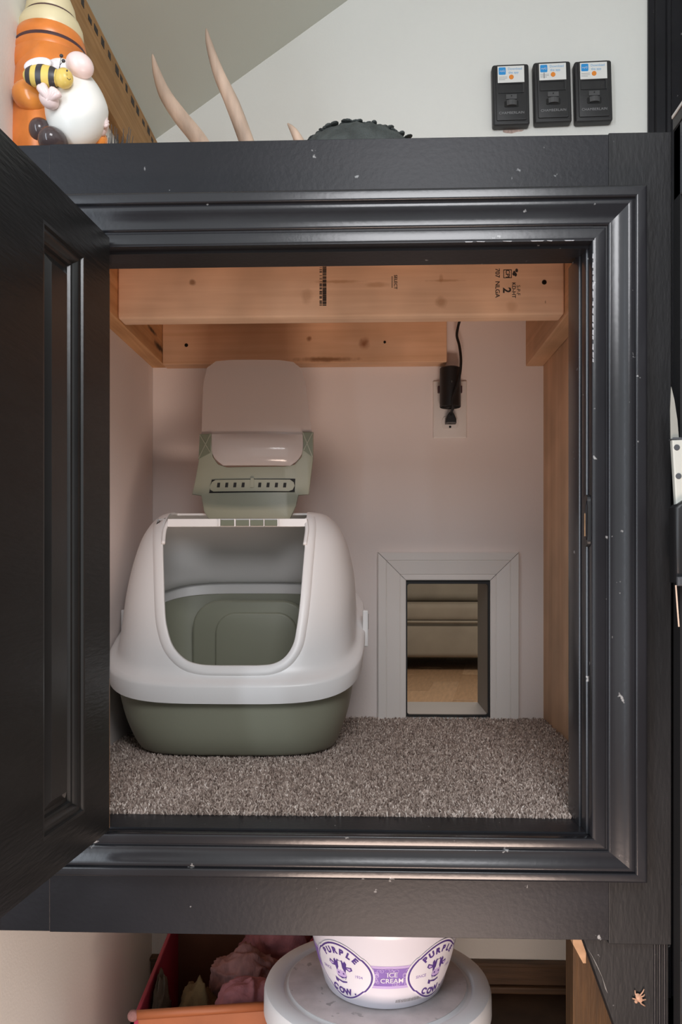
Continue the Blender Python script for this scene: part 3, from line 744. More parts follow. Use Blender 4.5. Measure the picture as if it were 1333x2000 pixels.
b = prism([(pc-.0105, zc_-.004), (pc+.0105, zc_-.004), (pc+.0105, zc_+.004), (pc+.006, zc_+.014), (pc+.003, zc_+.018), (pc-.003, zc_+.018), (pc-.006, zc_+.014), (pc-.0105, zc_+.004)], ypl-.020, ypl, .0015)
obj('plug', b, 'black_plastic', cd)
yc = cyy-cr_-.004
cz = lambda px, py, Y: at(px, py, Y)
path = [Vector((pc, ypl-.016, zc_+.010)), Vector((pc, cyy-.004, zc_+.0165)), Vector((pc+.001, yc+.000, zc_+.021)), cz(884, 783, yc-.001), cz(889, 765, yc-.001), cz(898, 735, yc), cz(901, 705, yc+.004), cz(898, 676, yc+.02), cz(893, 656, yc+.025), cz(895, 640, yc+.026), cz(899, 624, yc+.020), cz(900, 612, yc-.030), cz(900, 590, 1.50), Vector((cz(900, 620, 1.50).x, 1.3709, H+.455))]
obj('cable', tube(smooth_path(path, 6), .0026, 10), 'black_rubber', cd, smooth='all')

# ------------------------------------------------------------------ garage door controls on the wall
lab = ['black wall control nearest the antlers, reddish scrape on the wall under it', 'middle one of three black wall controls in a row', 'black wall control nearest the tall black trim']
for i, (px0, px1, py0, py1) in enumerate(((960, 1031, 136, 255), (1040, 1112, 131, 250), (1119, 1191, 129, 248))):
    A, B = at(px0, py1, YB), at(px1, py0, YB); cx, cz_ = (A.x+B.x)/2, (A.z+B.z)/2; wv, hv = (B.x-A.x)/2, (B.z-A.z)/2
    t = thing('wall_control', lab[i], 'wall control', (cx, YB, cz_), 'garage wall controls')
    def S(u0, u1, v0, v1): return cx+u0*wv, cx+u1*wv, cz_+v0*hv, cz_+v1*hv
    x0, x1, z0, z1 = S(-1, 1, -1, 1)
    obj('housing', prism(rrect(x0, x1, z0, z1, .005), YB-.020, YB, .004, 3), 'controller_black', t, smooth=True)
    x0, x1, z0, z1 = S(-.82, .82, -.86, .96)
    fp = obj('face_plate', prism(rrect(x0, x1, z0, z1, .003), YB-.0225, YB-.018, .0012, 2), 'controller_black', t, smooth=True)
    x0, x1, z0, z1 = S(-.72, .72, .36, .90); st = obj('sticker', box(x0, x1, YB-.0235, YB-.022, z0, z1), 'sticker_white', t)
    x0, x1, z0, z1 = S(-.66, -.28, .62, .86); ic = obj('app_icon', prism(rrect(x0, x1, z0, z1, .002), YB-.0238, YB-.0232), 'sticker_blue', st)
    obj('lettering', text_on_front('myQ', .0052, (x0+x1)/2, YB-.0240, (z0+z1)/2), 'sticker_white', st, fix=False)
    obj('lettering', text_on_front('Download', .0066, cx+.22*wv, YB-.0238, cz_+.80*hv, bold=.0001), 'sticker_blue_text', st, fix=False)
    obj('lettering', text_on_front('the app', .0066, cx+.14*wv, YB-.0238, cz_+.68*hv, bold=.0001), 'sticker_blue_text', st, fix=False)
    b = bmesh.new()
    for k in range(3): box(cx-.66*wv, cx-(.20+.12*(k == 2))*wv, YB-.0238, YB-.0232, cz_+(.545-.045*k)*hv, cz_+(.553-.045*k)*hv, bm=b)
    if i == 1: b2 = text_on_front('I', .016, cx-.46*wv, YB-.0240, cz_+.50*hv); me_ = bpy.data.meshes.new('t'); b2.to_mesh(me_); b2.free(); b.from_mesh(me_)
    obj('handwriting', b, 'print_grey', st, fix=False)
    bm = bmesh.new(); bmesh.ops.create_cone(bm, cap_ends=True, segments=20, radius1=.0048, radius2=.0044, depth=.001, matrix=Matrix.Translation((cx+.02*wv, YB-.0238, cz_+.535*hv)) @ Matrix.Rotation(math.pi/2, 4, 'X'))
    obj('indicator_light', bm, 'sticker_orange', t)
    x0, x1, z0, z1 = S(-.70, .70, .02, .33); obj('recess_frame', ring_frame(x0, x1, z0, z1, (.0012, .0030, .0012, .0006), YB-.0238, YB-.021, .001), 'controller_black', t)
    x0, x1, z0, z1 = S(-.30, .30, -.19, -.03); k1 = obj('push_button', box(x0, x1, YB-.0245, YB-.0215, z0, z1, .0006), 'controller_grey', t)
    bm = bmesh.new(); bmesh.ops.create_cone(bm, cap_ends=True, segments=12, radius1=.0013, radius2=.0013, depth=.0006, matrix=Matrix.Translation((cx, YB-.0248, cz_-.09*hv)) @ Matrix.Rotation(math.pi/2, 4, 'X')); obj('button_mark', bm, 'slot_black', k1)
    x0, x1, z0, z1 = S(-.38, .38, -.44, -.24); obj('lever_well', prism(rrect(x0, x1, z0, z1, .002), YB-.0235, YB-.021, .0006), 'slot_black', t)
    lv = [(cx-.27*wv, YB-.022), (cx-.27*wv, YB-.026), (cx-.15*wv, YB-.0285), (cx, YB-.0295), (cx+.15*wv, YB-.0285), (cx+.27*wv, YB-.026), (cx+.27*wv, YB-.022)]
    obj('lever', prism(lv, cz_-.41*hv, cz_-.24*hv, .0006, axes='xy'), 'controller_grey', t)
    obj('lettering', text_on_front('CHAMBERLAIN', .0072, cx, YB-.0230, cz_-.63*hv, spacing=1.05), 'print_grey', t, fix=False)
    roll = math.radians(-1.2 if i == 0 else -1.5)
    t.rotation_euler = (0, roll, 0)
# scrape of missing paint under the first control
A, B = at(983, 260, YB), at(1024, 254, YB)
pts = [(A.x, A.z+.002), (A.x+.006, A.z), (A.x+.018, A.z-.001), (A.x+.028, A.z+.002), (B.x-.004, A.z+.003), (B.x, B.z), (A.x+.02, B.z+.001), (A.x, B.z)]
mat('torn_paper', (.52, .38, .33), .9, .3, 200)
tag(obj('wall_scrape', prism(pts, YB-.0008, YB+.001), 'torn_paper'), 'thin reddish patch of torn paint on the white wall below a wall control', 'paint scrape')

# ------------------------------------------------------------------ gnome figurine
YG = 1.032; SG = YG/FPX
gp = at(110, 300, YG); ZS = H+.503
gn = thing('garden_gnome', 'ceramic gnome with orange banded hat and white beard holding a striped bee', 'figurine', (gp.x, YG+.01, ZS))
def g(px, py, y=YG): return at(px, py, y)
def gz(py): return at(100, py, YG+.01).z
bodyx = g(101, 250, YG+.01).x
obj('body', lathe([(.045, ZS), (.052, ZS+.004), (.053, gz(290)), (.052, gz(240)), (.050, gz(190)), (.047, gz(150)), (.042, gz(120)), (.03, gz(100)), (0, gz(95))], bodyx, YG+.012, 40), 'orange_glaze', gn, smooth='all')
hx = g(96, 100, YG+.015).x; hy = YG+.018
def hatprof(rows): return [(r*SG*1.06, gz(y)) for r, y in rows]
obj('hat_brim', lathe(hatprof([(0, 165), (60, 165), (70, 160), (73, 148), (73, 135), (71, 122), (69, 115), (0, 115)]), hx, hy, 44), 'orange_glaze', gn, smooth=60)
obj('hat_band', lathe(hatprof([(0, 118), (69, 118), (70, 112), (69, 104), (66, 99), (0, 99)]), hx, hy, 44), 'orange_glaze', gn, smooth=60)
obj('hat_groove', lathe(hatprof([(0, 104), (67.0, 104), (67.6, 98), (66, 94), (0, 94)]), hx, hy, 44), 'dark_glaze', gn, smooth=60)
obj('hat_band', lathe(hatprof([(0, 98), (64, 98), (66, 92), (66, 84), (63, 74), (60, 68), (0, 68)]), hx, hy, 44), 'orange_glaze', gn, smooth=60)
obj('hat_band', lathe(hatprof([(0, 72), (58.5, 72), (60.5, 66), (59, 52), (53, 38), (48, 33), (0, 32)]), hx+.001, hy, 44), 'cream_glaze', gn, smooth=60)
obj('hat_groove', lathe(hatprof([(0, 35), (47, 35), (47.5, 31), (46, 29), (0, 28)]), hx+.001, hy, 44), 'dark_glaze', gn, smooth=60)
obj('hat_tip', lathe(hatprof([(0, 32), (45, 32), (47, 27), (44, 10), (36, -10), (24, -40), (12, -60), (0, -66)]), hx+.001, hy, 44), 'cream_glaze', gn, smooth='all')
bc = g(150, 212, YG-.030)
b = ell(bc, 60*SG, 48*SG, 78*SG, .05, 36, 24)
for v in b.verts:
    t = (v.co.z-bc.z)/(78*SG)
    if t > 0: v.co.x = bc.x+(v.co.x-bc.x)*(1-.22*t)-.004*t
obj('beard', b, 'beard_white', gn, smooth='all')
nb = ell(g(156, 128, YG-.055), 27*SG, 22*SG, 22*SG, .5, 24, 16); obj('nose', nb, 'skin_glaze', gn, smooth='all')
obj('moustache', ell(g(120, 132, YG-.046), 26*SG, 14*SG, 16*SG, .2, 20, 14), 'beard_white', gn, smooth='all')
obj('sleeve', ell(g(64, 190, YG-.034), 40*SG, 30*SG, 30*SG, .35, 28, 18), 'sleeve_glaze', gn, smooth='all')
hb = ell(g(96, 194, YG-.062), 21*SG, 15*SG, 16*SG, .75, 20, 14)
for (px_, py_, rr) in ((75, 168, .8), (82, 164, .75), (106, 172, .85), (113, 176, .8), (119, 182, .7)):
    tube(smooth_path([g(96, 196, YG-.066), g((96+px_)/2+1, (194+py_)/2, YG-.070), g(px_, py_, YG-.070)], 4), [9*SG*rr]*4+[9.5*SG*rr]*3+[8.5*SG*rr, 5*SG*rr], 10, bm=hb)
obj('hand', hb, 'skin_glaze', gn, smooth='all')
# bee
bcen = g(84, 150, YG-.064); RX, RZ = 38*SG, 21*SG; ba = .10
bee = obj('bee', ell(bcen, RX, 17*SG, RZ, ba, 28, 18), 'bee_yellow', gn, smooth='all')
R_ = Matrix.Rotation(ba, 3, 'Y')
for f0, f1 in ((-.80, -.52), (-.22, .06), (.42, .68)):
    ring = bmesh.new(); rows = []
    for k in range(5):
        f = f0+(f1-f0)*k/4; q = math.sqrt(1-f*f)*1.03
        rows.append([ring.verts.new(bcen+R_ @ Vector((RX*f, 17*SG*q*math.cos(a), RZ*q*math.sin(a)))) for a in [2*math.pi*i/24 for i in range(24)]])
    for A, B in zip(rows, rows[1:]):
        for i in range(24): ring.faces.new((A[i], A[(i+1) % 24], B[(i+1) % 24], B[i]))
    obj('stripe', ring, 'bee_black', bee, smooth='all')
obj('bee_head', ell(g(125, 153, YG-.068), 17*SG, 15*SG, 18*SG, 0, 20, 14), 'bee_yellow', bee, smooth='all')
obj('wing', ell(g(74, 127, YG-.058), 27*SG, 6*SG, 14*SG, -.15, 20, 12), 'wing_glaze', bee, smooth='all')
obj('wing', ell(g(108, 128, YG-.052), 22*SG, 6*SG, 11*SG, .1, 20, 12), 'wing_glaze', bee, smooth='all')
for tip in ((124, 119), (120, 109)):
    b = tube(smooth_path([g(116, 138, YG-.072), g(117, 128, YG-.075), g(*tip, YG-.076)], 4), .6*SG, 6); ell(g(*tip, YG-.076), 3.6*SG, 3.2*SG, 3.2*SG, u=10, v=8, bm=b); obj('antenna', b, 'bee_black', bee, smooth='all')
obj('eye', ell(g(131, 138, YG-.081), 1.8*SG, 1*SG, 2*SG, u=10, v=8), 'bee_black', bee, smooth='all')
obj('mouth', tube(smooth_path([g(131, 152, YG-.0825), g(135, 156, YG-.081), g(138, 154, YG-.079)], 4), .6*SG, 6), 'bee_black', bee, smooth='all')
# boots and the second hand
obj('boot', ell(g(84, 262, YG-.028), 24*SG, 36*SG, 27*SG, -.3, 24, 16), 'boot_glaze', gn, smooth='all')
obj('boot', ell(g(104, 278, YG-.045), 27*SG, 34*SG, 26*SG, .2, 24, 16), 'boot_glaze', gn, smooth='all')
obj('sleeve', ell(g(197, 276, YG-.012), 12*SG, 18*SG, 16*SG, .4, 16, 12), 'sleeve_glaze', gn, smooth='all')
hb = ell(g(202, 250, YG-.022), 9*SG, 10*SG, 17*SG, .35, 16, 12)
for k, (dx, dy) in enumerate(((3, -21), (7, -19), (9, -14), (-5, -17), (10, -8))):
    tube([g(202, 250, YG-.026), g(202+dx*.6, 250+dy*.6, YG-.030), g(202+dx, 250+dy, YG-.028)], [3.6*SG, 3.6*SG, 2.6*SG], 8, bm=hb)
obj('hand', hb, 'skin_glaze', gn, smooth='all')
# dark bristles poking up behind the gnome
b = bmesh.new(); base = Vector((at(224, 300, 1.13).x, 1.13, ZS))
for k in range(46):
    dx, dy = random.uniform(-.018, .016), random.uniform(-.012, .012)
    tube([base+Vector((dx, dy, .012)), base+Vector((dx*1.3-.003, dy*1.2, .05)), base+Vector((dx*1.6-.006*random.random(), dy*1.5, random.uniform(.075, .105)))], [.0011, .0010, .0004], 5, bm=b)
br = thing('bristle_brush', 'dark bristly brush standing between the gnome and the brown board', 'brush', base)
obj('bristles', b, 'black_plastic', br); obj('handle', lathe([(.018, ZS), (.022, ZS+.003), (.022, ZS+.012), (.019, ZS+.015), (0, ZS+.015)], base.x, base.y, 20), 'brown_post', br, smooth=40)

# ------------------------------------------------------------------ antler and knobby dome on top
YA = 1.34
an = thing('antler', 'pale brown deer antler lying on the cabinet top, tines pointing up', 'antler', (at(470, 400, YA).x, YA, ZS))
zb = ZS+.014
B0, B1 = at(390, 300, YA).x, at(660, 300, YA).x
obj('main_beam', tube(smooth_path([(B0-.03, YA+.03, zb+.004), (B0+.03, YA, zb), (B0+.09, YA-.004, zb), (B0+.16, YA+.004, zb), (B1, YA+.05, zb+.002), (B1+.05, YA+.10, zb+.002)], 6), [.012]*6+[.0135]*12+[.013]*6+[.014]*6+[.016], 14), 'antler_bone', an, smooth='all')
def tine(pts, rs, y0=YA):
    P3 = smooth_path([at(x, y, y0+d) for x, y, d in pts], 7); n = len(P3)
    R3 = [float(np.interp(i/(n-1), np.linspace(0, 1, len(rs)), rs)) for i in range(n)]
    obj('tine', tube(P3, R3, 14), 'antler_bone', an, smooth='all')
tine([(438, 372, 0), (396, 285, 0), (350, 225, -.002), (322, 183, -.004), (306, 140, -.006), (298, 106, -.008)], [.0145, .0135, .0125, .0105, .0065, .0010])
tine([(513, 372, 0), (483, 280, -.004), (455, 205, -.008), (428, 145, -.012), (410, 90, -.016), (403, 56, -.018)], [.0145, .0125, .0120, .0095, .0060, .0010])
tine([(640, 372, .03), (590, 285, .02), (574, 256, .018), (562, 241, .016)], [.011, .0085, .006, .0010])
YD = 1.085; p0, p1 = at(603, 270, YD), at(800, 270, YD); dc = Vector(((p0.x+p1.x)/2-.002, YD, ZS))
rx = (p1.x-p0.x)/2*1.42; top = at(695, 246, YD).z-ZS
b = bmesh.new(); bmesh.ops.create_icosphere(b, subdivisions=5, radius=1)
for v in b.verts:
    p = v.co.copy()
    if p.z < 0: p.z *= .02
    prof = max(0, p.z)
    n_ = noise.noise(Vector((p.x*11, p.y*11, p.z*4)))*.5+noise.noise(Vector((p.x*22, p.y*22, p.z*9)))*.35
    k = 1+.045*n_
    lobes = .016*math.cos(math.atan2(p.y, p.x)*0+p.x*34)*(prof**.5)
    v.co = dc+Vector((p.x*rx*k, p.y*rx*.55*k, max(.0, prof*top*(1+lobes+.05*n_))))
kd = thing('knobby_dome', 'low dark grey rubbery dome with a knobby edge on the cabinet top', 'dome', dc)
obj('shell', b, 'tread_rubber', kd, smooth='all')
b = bmesh.new()
for k in range(46):
    u = -0.95+1.9*k/45; zz = top*math.sqrt(max(0, 1-u*u))
    ell(dc+Vector((u*rx, -.006+random.uniform(-.01, .01), zz-.0012)), random.uniform(.004, .0075), .007, random.uniform(.0012, .0028), random.uniform(-.4, .4), 10, 8, bm=b)
obj('knobs', b, 'tread_rubber', kd, smooth='all')

# ------------------------------------------------------------------ bucket and ice-cream pail under the cabinet
YP = 1.165; bxp = at(737, 1930, YP).x; ppx = at(750, 1900, YP).x
ZLd = H-.588
bk = thing('lidded_bucket', 'white plastic bucket with a dusty grey lid, holding up the small pail', 'bucket', (bxp, YP, 0))
obj('tub', lathe([(.128, 0), (.130, .003), (.146, ZLd-.035), (.150, ZLd-.020), (.146, ZLd-.02), (.126, .006), (0, .006)], bxp, YP, 64), 'bucket_white', bk, smooth=40)
lid = obj('lid', lathe([(0, ZLd-.0005), (.098, ZLd-.0005), (.126, ZLd-.0008), (.1285, ZLd-.0045), (.1325, ZLd-.0050), (.1350, ZLd-.0005), (.1375, ZLd+.0008), (.152, ZLd+.0004), (.1575, ZLd-.002), (.160, ZLd-.008), (.1605, ZLd-.034), (.158, ZLd-.036), (.154, ZLd-.034), (.152, ZLd-.010), (.13, ZLd-.010), (0, ZLd-.008)], bxp, YP, 80), 'bucket_white', bk, smooth=40)
obj('dust_layer', lathe([(0, ZLd+.0002), (.1255, ZLd+.0000), (.1255, ZLd-.0006), (0, ZLd-.0006)], bxp, YP, 64), 'lid_dusty', lid)
PB, PT_, PH = .0845, .1145, .115          # pail radii and height
zb0 = ZLd+.0008
pail = thing('ice_cream_pail', 'small white ice cream pail with purple printed badges, standing on the dusty lid', 'pail', (ppx, YP, zb0))
obj('tub', lathe([(0, zb0+.002), (PB-.010, zb0), (PB-.003, zb0+.0015), (PB, zb0+.007), (PT_, zb0+PH), (PT_+.003, zb0+PH), (PT_+.003, zb0+PH-.006), (PT_+.0032, zb0+PH+.001), (PT_-.002, zb0+PH+.001), (PB-.002, zb0+.009), (0, zb0+.006)], ppx, YP, 80), 'pail_white', pail, smooth=35)
obj('pail_lid', lathe([(0, zb0+PH+.001), (PT_-.004, zb0+PH+.001), (PT_+.005, zb0+PH-.001), (PT_+.0055, zb0+PH+.004), (PT_-.004, zb0+PH+.006), (0, zb0+PH+.005)], ppx, YP, 64), 'pail_white', pail, smooth=35)
RM = (PB+PT_)/2
def wrap(b, u0, v0, off, cut=True):
    """lay flat artwork (x = arc length, y = height) round the pail"""
    if cut:
        xs = [v.co.x for v in b.verts]
        if xs:
            x = min(xs)+.004
            while x < max(xs):
                bmesh.ops.bisect_plane(b, geom=b.verts[:]+b.edges[:]+b.faces[:], plane_co=(x, 0, 0), plane_no=(1, 0, 0)); x += .004
    for v in b.verts:
        a = (v.co.x+u0)/RM; z = v.co.y+v0; r = PB+(PT_-PB)*(z-.007)/(PH-.007)+off
        v.co = Vector((ppx+r*math.sin(a), YP-r*math.cos(a), zb0+z))
    return b
def flat(polys):
    b = bmesh.new()
    for pts in polys:
        f = b.faces.new([b.verts.new((x, y, 0)) for x, y in pts])
        if f.normal_update() or True:
            if sum((pts[i][0]*pts[(i+1) % len(pts)][1]-pts[(i+1) % len(pts)][0]*pts[i][1]) for i in range(len(pts))) < 0: f.normal_flip()
    bmesh.ops.triangulate(b, faces=b.faces[:])
    return b
def art(name, polys, u, v, off, m, par): return obj(name, wrap(flat(polys), u, v, off), m, par, fix=False)
VC = .0505
# band between the badges, all the way round
for nm, h0, h1, off, m_ in (('band_fade', -.0168, .0168, .0003, 'print_lilac'), ('band', -.0128, .0128, .0006, 'print_violet')):
    b = bmesh.new(); n = 120; rows = []
    for vv in (VC+h0, VC+h1):
        r = PB+(PT_-PB)*(vv-.007)/(PH-.007)+off
        rows.append([b.verts.new((ppx+r*math.sin(2*math.pi*i/n), YP-r*math.cos(2*math.pi*i/n), zb0+vv)) for i in range(n)])
    for i in range(n): b.faces.new((rows[0][i], rows[0][(i+1) % n], rows[1][(i+1) % n], rows[1][i]))
    bandobj = obj(nm, b, m_, pail, smooth='all')
def ring_poly(cx, cy, r, w_, a0=0, a1=360, n=14):
    ps = []
    for k in range(n):
        t0, t1 = math.radians(a0+(a1-a0)*k/n), math.radians(a0+(a1-a0)*(k+1)/n)
        ps.append([(cx+r*math.cos(t0), cy+r*math.sin(t0)), (cx+(r+w_)*math.cos(t0), cy+(r+w_)*math.sin(t0)), (cx+(r+w_)*math.cos(t1), cy+(r+w_)*math.sin(t1)), (cx+r*math.cos(t1), cy+r*math.sin(t1))])
    return ps
sw = []; rs_ = random.Random(5)
for k in range(110):
    x_, y_ = -.020+.060*rs_.random(), rs_.uniform(-.0105, .0105)
    if abs(x_-.0094) < .0165 and abs(y_) < .0088: continue
    r_ = rs_.uniform(.0016, .0029); sw += ring_poly(x_, y_, r_, .0006, rs_.uniform(0, 360), rs_.uniform(420, 600), 9)
art('scrollwork', sw, 0, VC, .0009, 'print_lilac', pail)
uc = 0.0094
obj('lettering', wrap(text_mesh('ICE', .0098, bold=.0001), uc, VC+.0042, .0012, False), 'print_white', pail, fix=False)
obj('lettering', wrap(text_mesh('CREAM', .0098, bold=.0001), uc, VC-.0048, .0012, False), 'print_white', pail, fix=False)
BSX, BSY = 1.10, .82
def badge(u0):
    def shape(k):
        pts = []
        for i in range(96):
            a = 2*math.pi*i/96
            x, y = .0395*math.cos(a), .0475*math.sin(a)
            # shoulders at the diagonals, scalloped like a label
            s = abs(math.cos(2*a)); q = 1+.035*math.cos(4*a) if True else 1
            if abs(math.sin(a)) < .62 and abs(math.cos(a)) > .72: q *= 1.035
            pts.append((x*q*k*BSX, y*q*k*BSY))
        return pts
    art('badge', [shape(1.055)], u0, VC, .0012, 'print_white', pail)
    art('badge', [shape(1.0)], u0, VC, .0015, 'print_purple', pail)
    art('badge', [shape(.945)], u0, VC, .0018, 'print_white', pail)
    for word, rad, a0, sgn, size in (('PURPLE', .0335, 90, 1, .0118), ('COW.', .0365, 270, -1, .0122)):
        n = len(word); step = 17.5 if sgn > 0 else 18
        for i, ch in enumerate(word):
            a = math.radians(a0-sgn*(i-(n-1)/2)*step); b = text_mesh(ch, size, bold=.0007)
            rot = a-math.pi/2 if sgn > 0 else a+math.pi/2; c, q = math.cos(rot), math.sin(rot)
            for v in b.verts:
                x, y = v.co.x, v.co.y; v.co = Vector((x*c-y*q+rad*math.cos(a)*1.02, x*q+y*c+rad*math.sin(a)*.85, 0))
            obj('lettering', wrap(b, u0, VC, .0021, False), 'print_purple', pail, fix=False)
    for word, x in (('SINCE', -.0265), ('1934', .0265)):
        obj('lettering', wrap(text_mesh(word, .0060), u0+x, VC-.003, .0021, False), 'print_violet', pail, fix=False)
    # the cow's head on the badge
    s = .00047
    VC_ = VC
    def Q(pts): return [(x*s*1.12, (y+5)*s) for x, y in pts]
    art('cow_print', [Q([(-20, 24), (-15, 30), (-11, 22), (-8, 30), (0, 26), (8, 30), (11, 22), (15, 30), (20, 22), (17, 6), (14, -8), (16, -18), (11, -30), (0, -34), (-11, -30), (-16, -18), (-14, -8), (-17, 6)])], u0, VC, .0021, 'print_purple', pail)
    art('cow_print', [Q([(-17, 14), (-33, 22), (-36, 12), (-28, 5), (-17, 6)])], u0, VC, .0021, 'print_purple', pail)
    art('cow_print', [Q([(17, 12), (33, 14), (35, 5), (26, -1), (17, 4)])], u0, VC, .0021, 'print_purple', pail)
    art('cow_print', [Q([(-19, 12), (-31, 18), (-32, 12), (-27, 8)])], u0, VC, .0024, 'print_lilac', pail)
    art('cow_print', [Q([(19, 10), (30, 11), (31, 6), (26, 2)])], u0, VC, .0024, 'print_lilac', pail)
    art('cow_print', [Q([(-5, 26), (5, 26), (6, 6), (11, -4), (-11, -4), (-6, 6)])], u0, VC, .0024, 'print_white', pail)
    art('cow_print', [Q([(-14, -6), (-8, -1), (8, -1), (14, -6), (16, -17), (9, -23), (-9, -23), (-16, -17)])], u0, VC, .0024, 'print_lilac', pail)
    art('cow_print', [Q([(-13, -24), (0, -29), (13, -24), (9, -30), (0, -33), (-9, -30)])], u0, VC, .0024, 'print_white', pail)
    art('cow_print', ring_poly(-.0040, -.0032, 0.0002, .0012, n=8), u0, VC, .0027, 'print_purple', pail); art('cow_print', ring_poly(.0040, -.0032, .0002, .0012, n=8), u0, VC, .0027, 'print_purple', pail)
    art('cow_print', [Q([(-14, -35), (0, -38), (14, -35), (14, -39), (0, -43), (-14, -39)])], u0, VC, .0024, 'print_purple', pail)
    art('cow_print', [Q([(-24, -30), (-14, -36), (-16, -46), (-24, -42)])], u0, VC, .0024, 'print_purple', pail)
badge(-.0625); badge(.0770); badge(.0770+.1395)
b = bmesh.new()
for k in range(11):
    r_ = text_mesh(random.choice('BEST0123456789'), .0062); me_ = bpy.data.meshes.new('t')
    for v in r_.verts: v.co.x += k*.0044
    r_.to_mesh(me_); r_.free(); b.from_mesh(me_)
b.free()
b = flat([[(k*.0026+.0004*(k % 2), 0), (k*.0026+.0018, .0002), (k*.0026+.0020, .0040+.0006*(k % 3)), (k*.0026+.0006, .0042)] for k in range(17)])
obj('smudged_code', wrap(b, .016, .012, .0006, False), 'print_grey', pail, fix=False)

# ------------------------------------------------------------------ storage bin with clothes
bh = .212
bn = thing('storage_bin', 'open red fabric bin with an orange front edge, filled with old clothes', 'bin', (-.333, 1.152, 0))
FL, FR, BK_L, BK_R = Vector((-.333, 1.152)), Vector((-.139, 1.180)), Vector((-.353, 1.487)), Vector((-.072, 1.490))
t_ = .006
def wall_slab(a, c, z1, m, nm):
    """upright panel from a to c, its thickness on the bin's inner side"""
    d = (c-a).normalized(); n = Vector((-d.y, d.x))*t_
    obj(nm, prism([a, c, c+n, a+n], .001, .001+z1, .001, 1, axes='xy'), m, bn)
wall_slab(BK_L, FL, bh, 'bin_red', 'side_panel'); wall_slab(FR, BK_R, bh, 'bin_red', 'side_panel')
wall_slab(FL, FR, bh, 'bin_orange', 'front_panel'); wall_slab(BK_R, BK_L, bh+.05, 'bin_brown', 'back_panel')
obj('bottom_panel', prism([FL, FR, BK_R, BK_L], .001, .007, axes='xy'), 'bin_brown', bn)
obj('rim_piping', tube([(FL.x-.002, FL.y, bh), (FR.x-.002, FR.y, bh+.002)], .0065, 12), 'bin_orange', bn, smooth='all')
obj('corner_cap', ell((FL.x-.001, FL.y-.001, bh), .008, .008, .008, u=14, v=10), 'cloth_rose', bn, smooth='all')
EDGES = []
for a, c in ((FL, FR), (FR, BK_R), (BK_R, BK_L), (BK_L, FL)):
    d = (c-a).normalized(); n = Vector((-d.y, d.x)); EDGES.append((a+n*t_, n))
def keep_in_bin(v):
    for _ in range(2):
        for a, n in EDGES:
            q = (Vector((v.x, v.y))-a).dot(n)
            if q < .0008: v.x += n.x*(.0008-q); v.y += n.y*(.0008-q)
    v.z = max(v.z, .0072)
    return v
def cloth(name, label, m, x, y, rx, ry, ztop, zmid, seed, amp=.22, fold=3, rot=0, zlow=.007):
    b = bmesh.new(); bmesh.ops.create_icosphere(b, subdivisions=5, radius=1)
    R3 = Matrix.Rotation(rot, 3, 'Z'); o_ = Vector((seed*3.1, seed*1.7, seed*.9))
    for v in b.verts:
        p = v.co.copy(); n1 = noise.noise(p*1.6+o_); n3 = noise.noise(p*9+o_)
        wv = noise.noise(p*1.3+o_*2)*1.6
        f1 = 1-abs(math.sin(fold*.8*(p.x*.7+p.z*.6+wv)+seed)); f2 = 1-abs(math.sin(fold*1.5*(p.y*.6-p.z*.7+wv*.8)+seed*2))
        k = .90+amp*(.7*n1+.12*n3)+.16*(f1**2)+.08*(f2**2)
        fl = 1 if p.z > 0 else (1-p.z*p.z)**-.22 if p.z > -.97 else 1.8      # the heap stands on its lower half
        q = R3 @ Vector((p.x*rx*k*fl, p.y*ry*k*fl, 0))
        z = zmid+p.z*(ztop-zmid)*k if p.z > 0 else zmid+p.z*(zmid-zlow)*1.04
        v.co = keep_in_bin(Vector((x+q.x, y+q.y, max(z, zlow))))
    tag(obj(name, b, m, smooth='all'), label, 'clothing')
cloth('pink_garment', 'crumpled pink garment pressed against the front edge of the bin', 'cloth_pink', -.182, 1.240, .054, .038, .224, .165, 3, .28, 3.2, .2)
cloth('ribbed_garment', 'dusty rose ribbed knit garment bunched in the middle of the bin', 'cloth_rose', -.205, 1.338, .058, .040, .222, .165, 8, .22, 4.5, .25)
cloth('folded_garment', 'faded pink garment folded at the top rear of the bin', 'cloth_pink', -.160, 1.428, .066, .038, .240, .175, 11, .26, 3.0, .1)
cloth('olive_garment', 'olive brown garment sunk low in the bin', 'cloth_olive', -.268, 1.262, .036, .048, .204, .130, 14, .25, 3.0, .1)
cloth('grey_garment', 'greyish cloth standing against the red side of the bin', 'cloth_grey', -.324, 1.262, .0125, .060, .215, .130, 17, .15, 3, .06)

# ------------------------------------------------------------------ insect on the black leg
ip = at(1249, 1949, .9555)
b = ell(ip, .0036, .0020, .0058, -.5, 14, 10)
ell(ip+Vector((-.0034, -.0003, -.0040)), .0020, .0016, .0022, 0, 12, 8, bm=b)
for pts in ([(1251, 1944), (1256, 1938), (1259, 1932)], [(1252, 1951), (1257, 1953), (1263, 1952)], [(1251, 1955), (1253, 1960), (1258, 1963), (1261, 1965)], [(1253, 1947), (1258, 1945), (1260, 1942)], [(1246, 1947), (1242, 1942), (1241, 1934)], [(1245, 1952), (1240, 1951), (1236, 1950)]):
    tube([at(x, y, .9550+.0007*(i % 2)) for i, (x, y) in enumerate(pts)], [.00085]*(len(pts)-1)+[.0006], 6, bm=b)
tag(obj('insect', b, 'insect_tan', smooth='all'), 'small tan insect clinging to the black corner leg', 'insect')

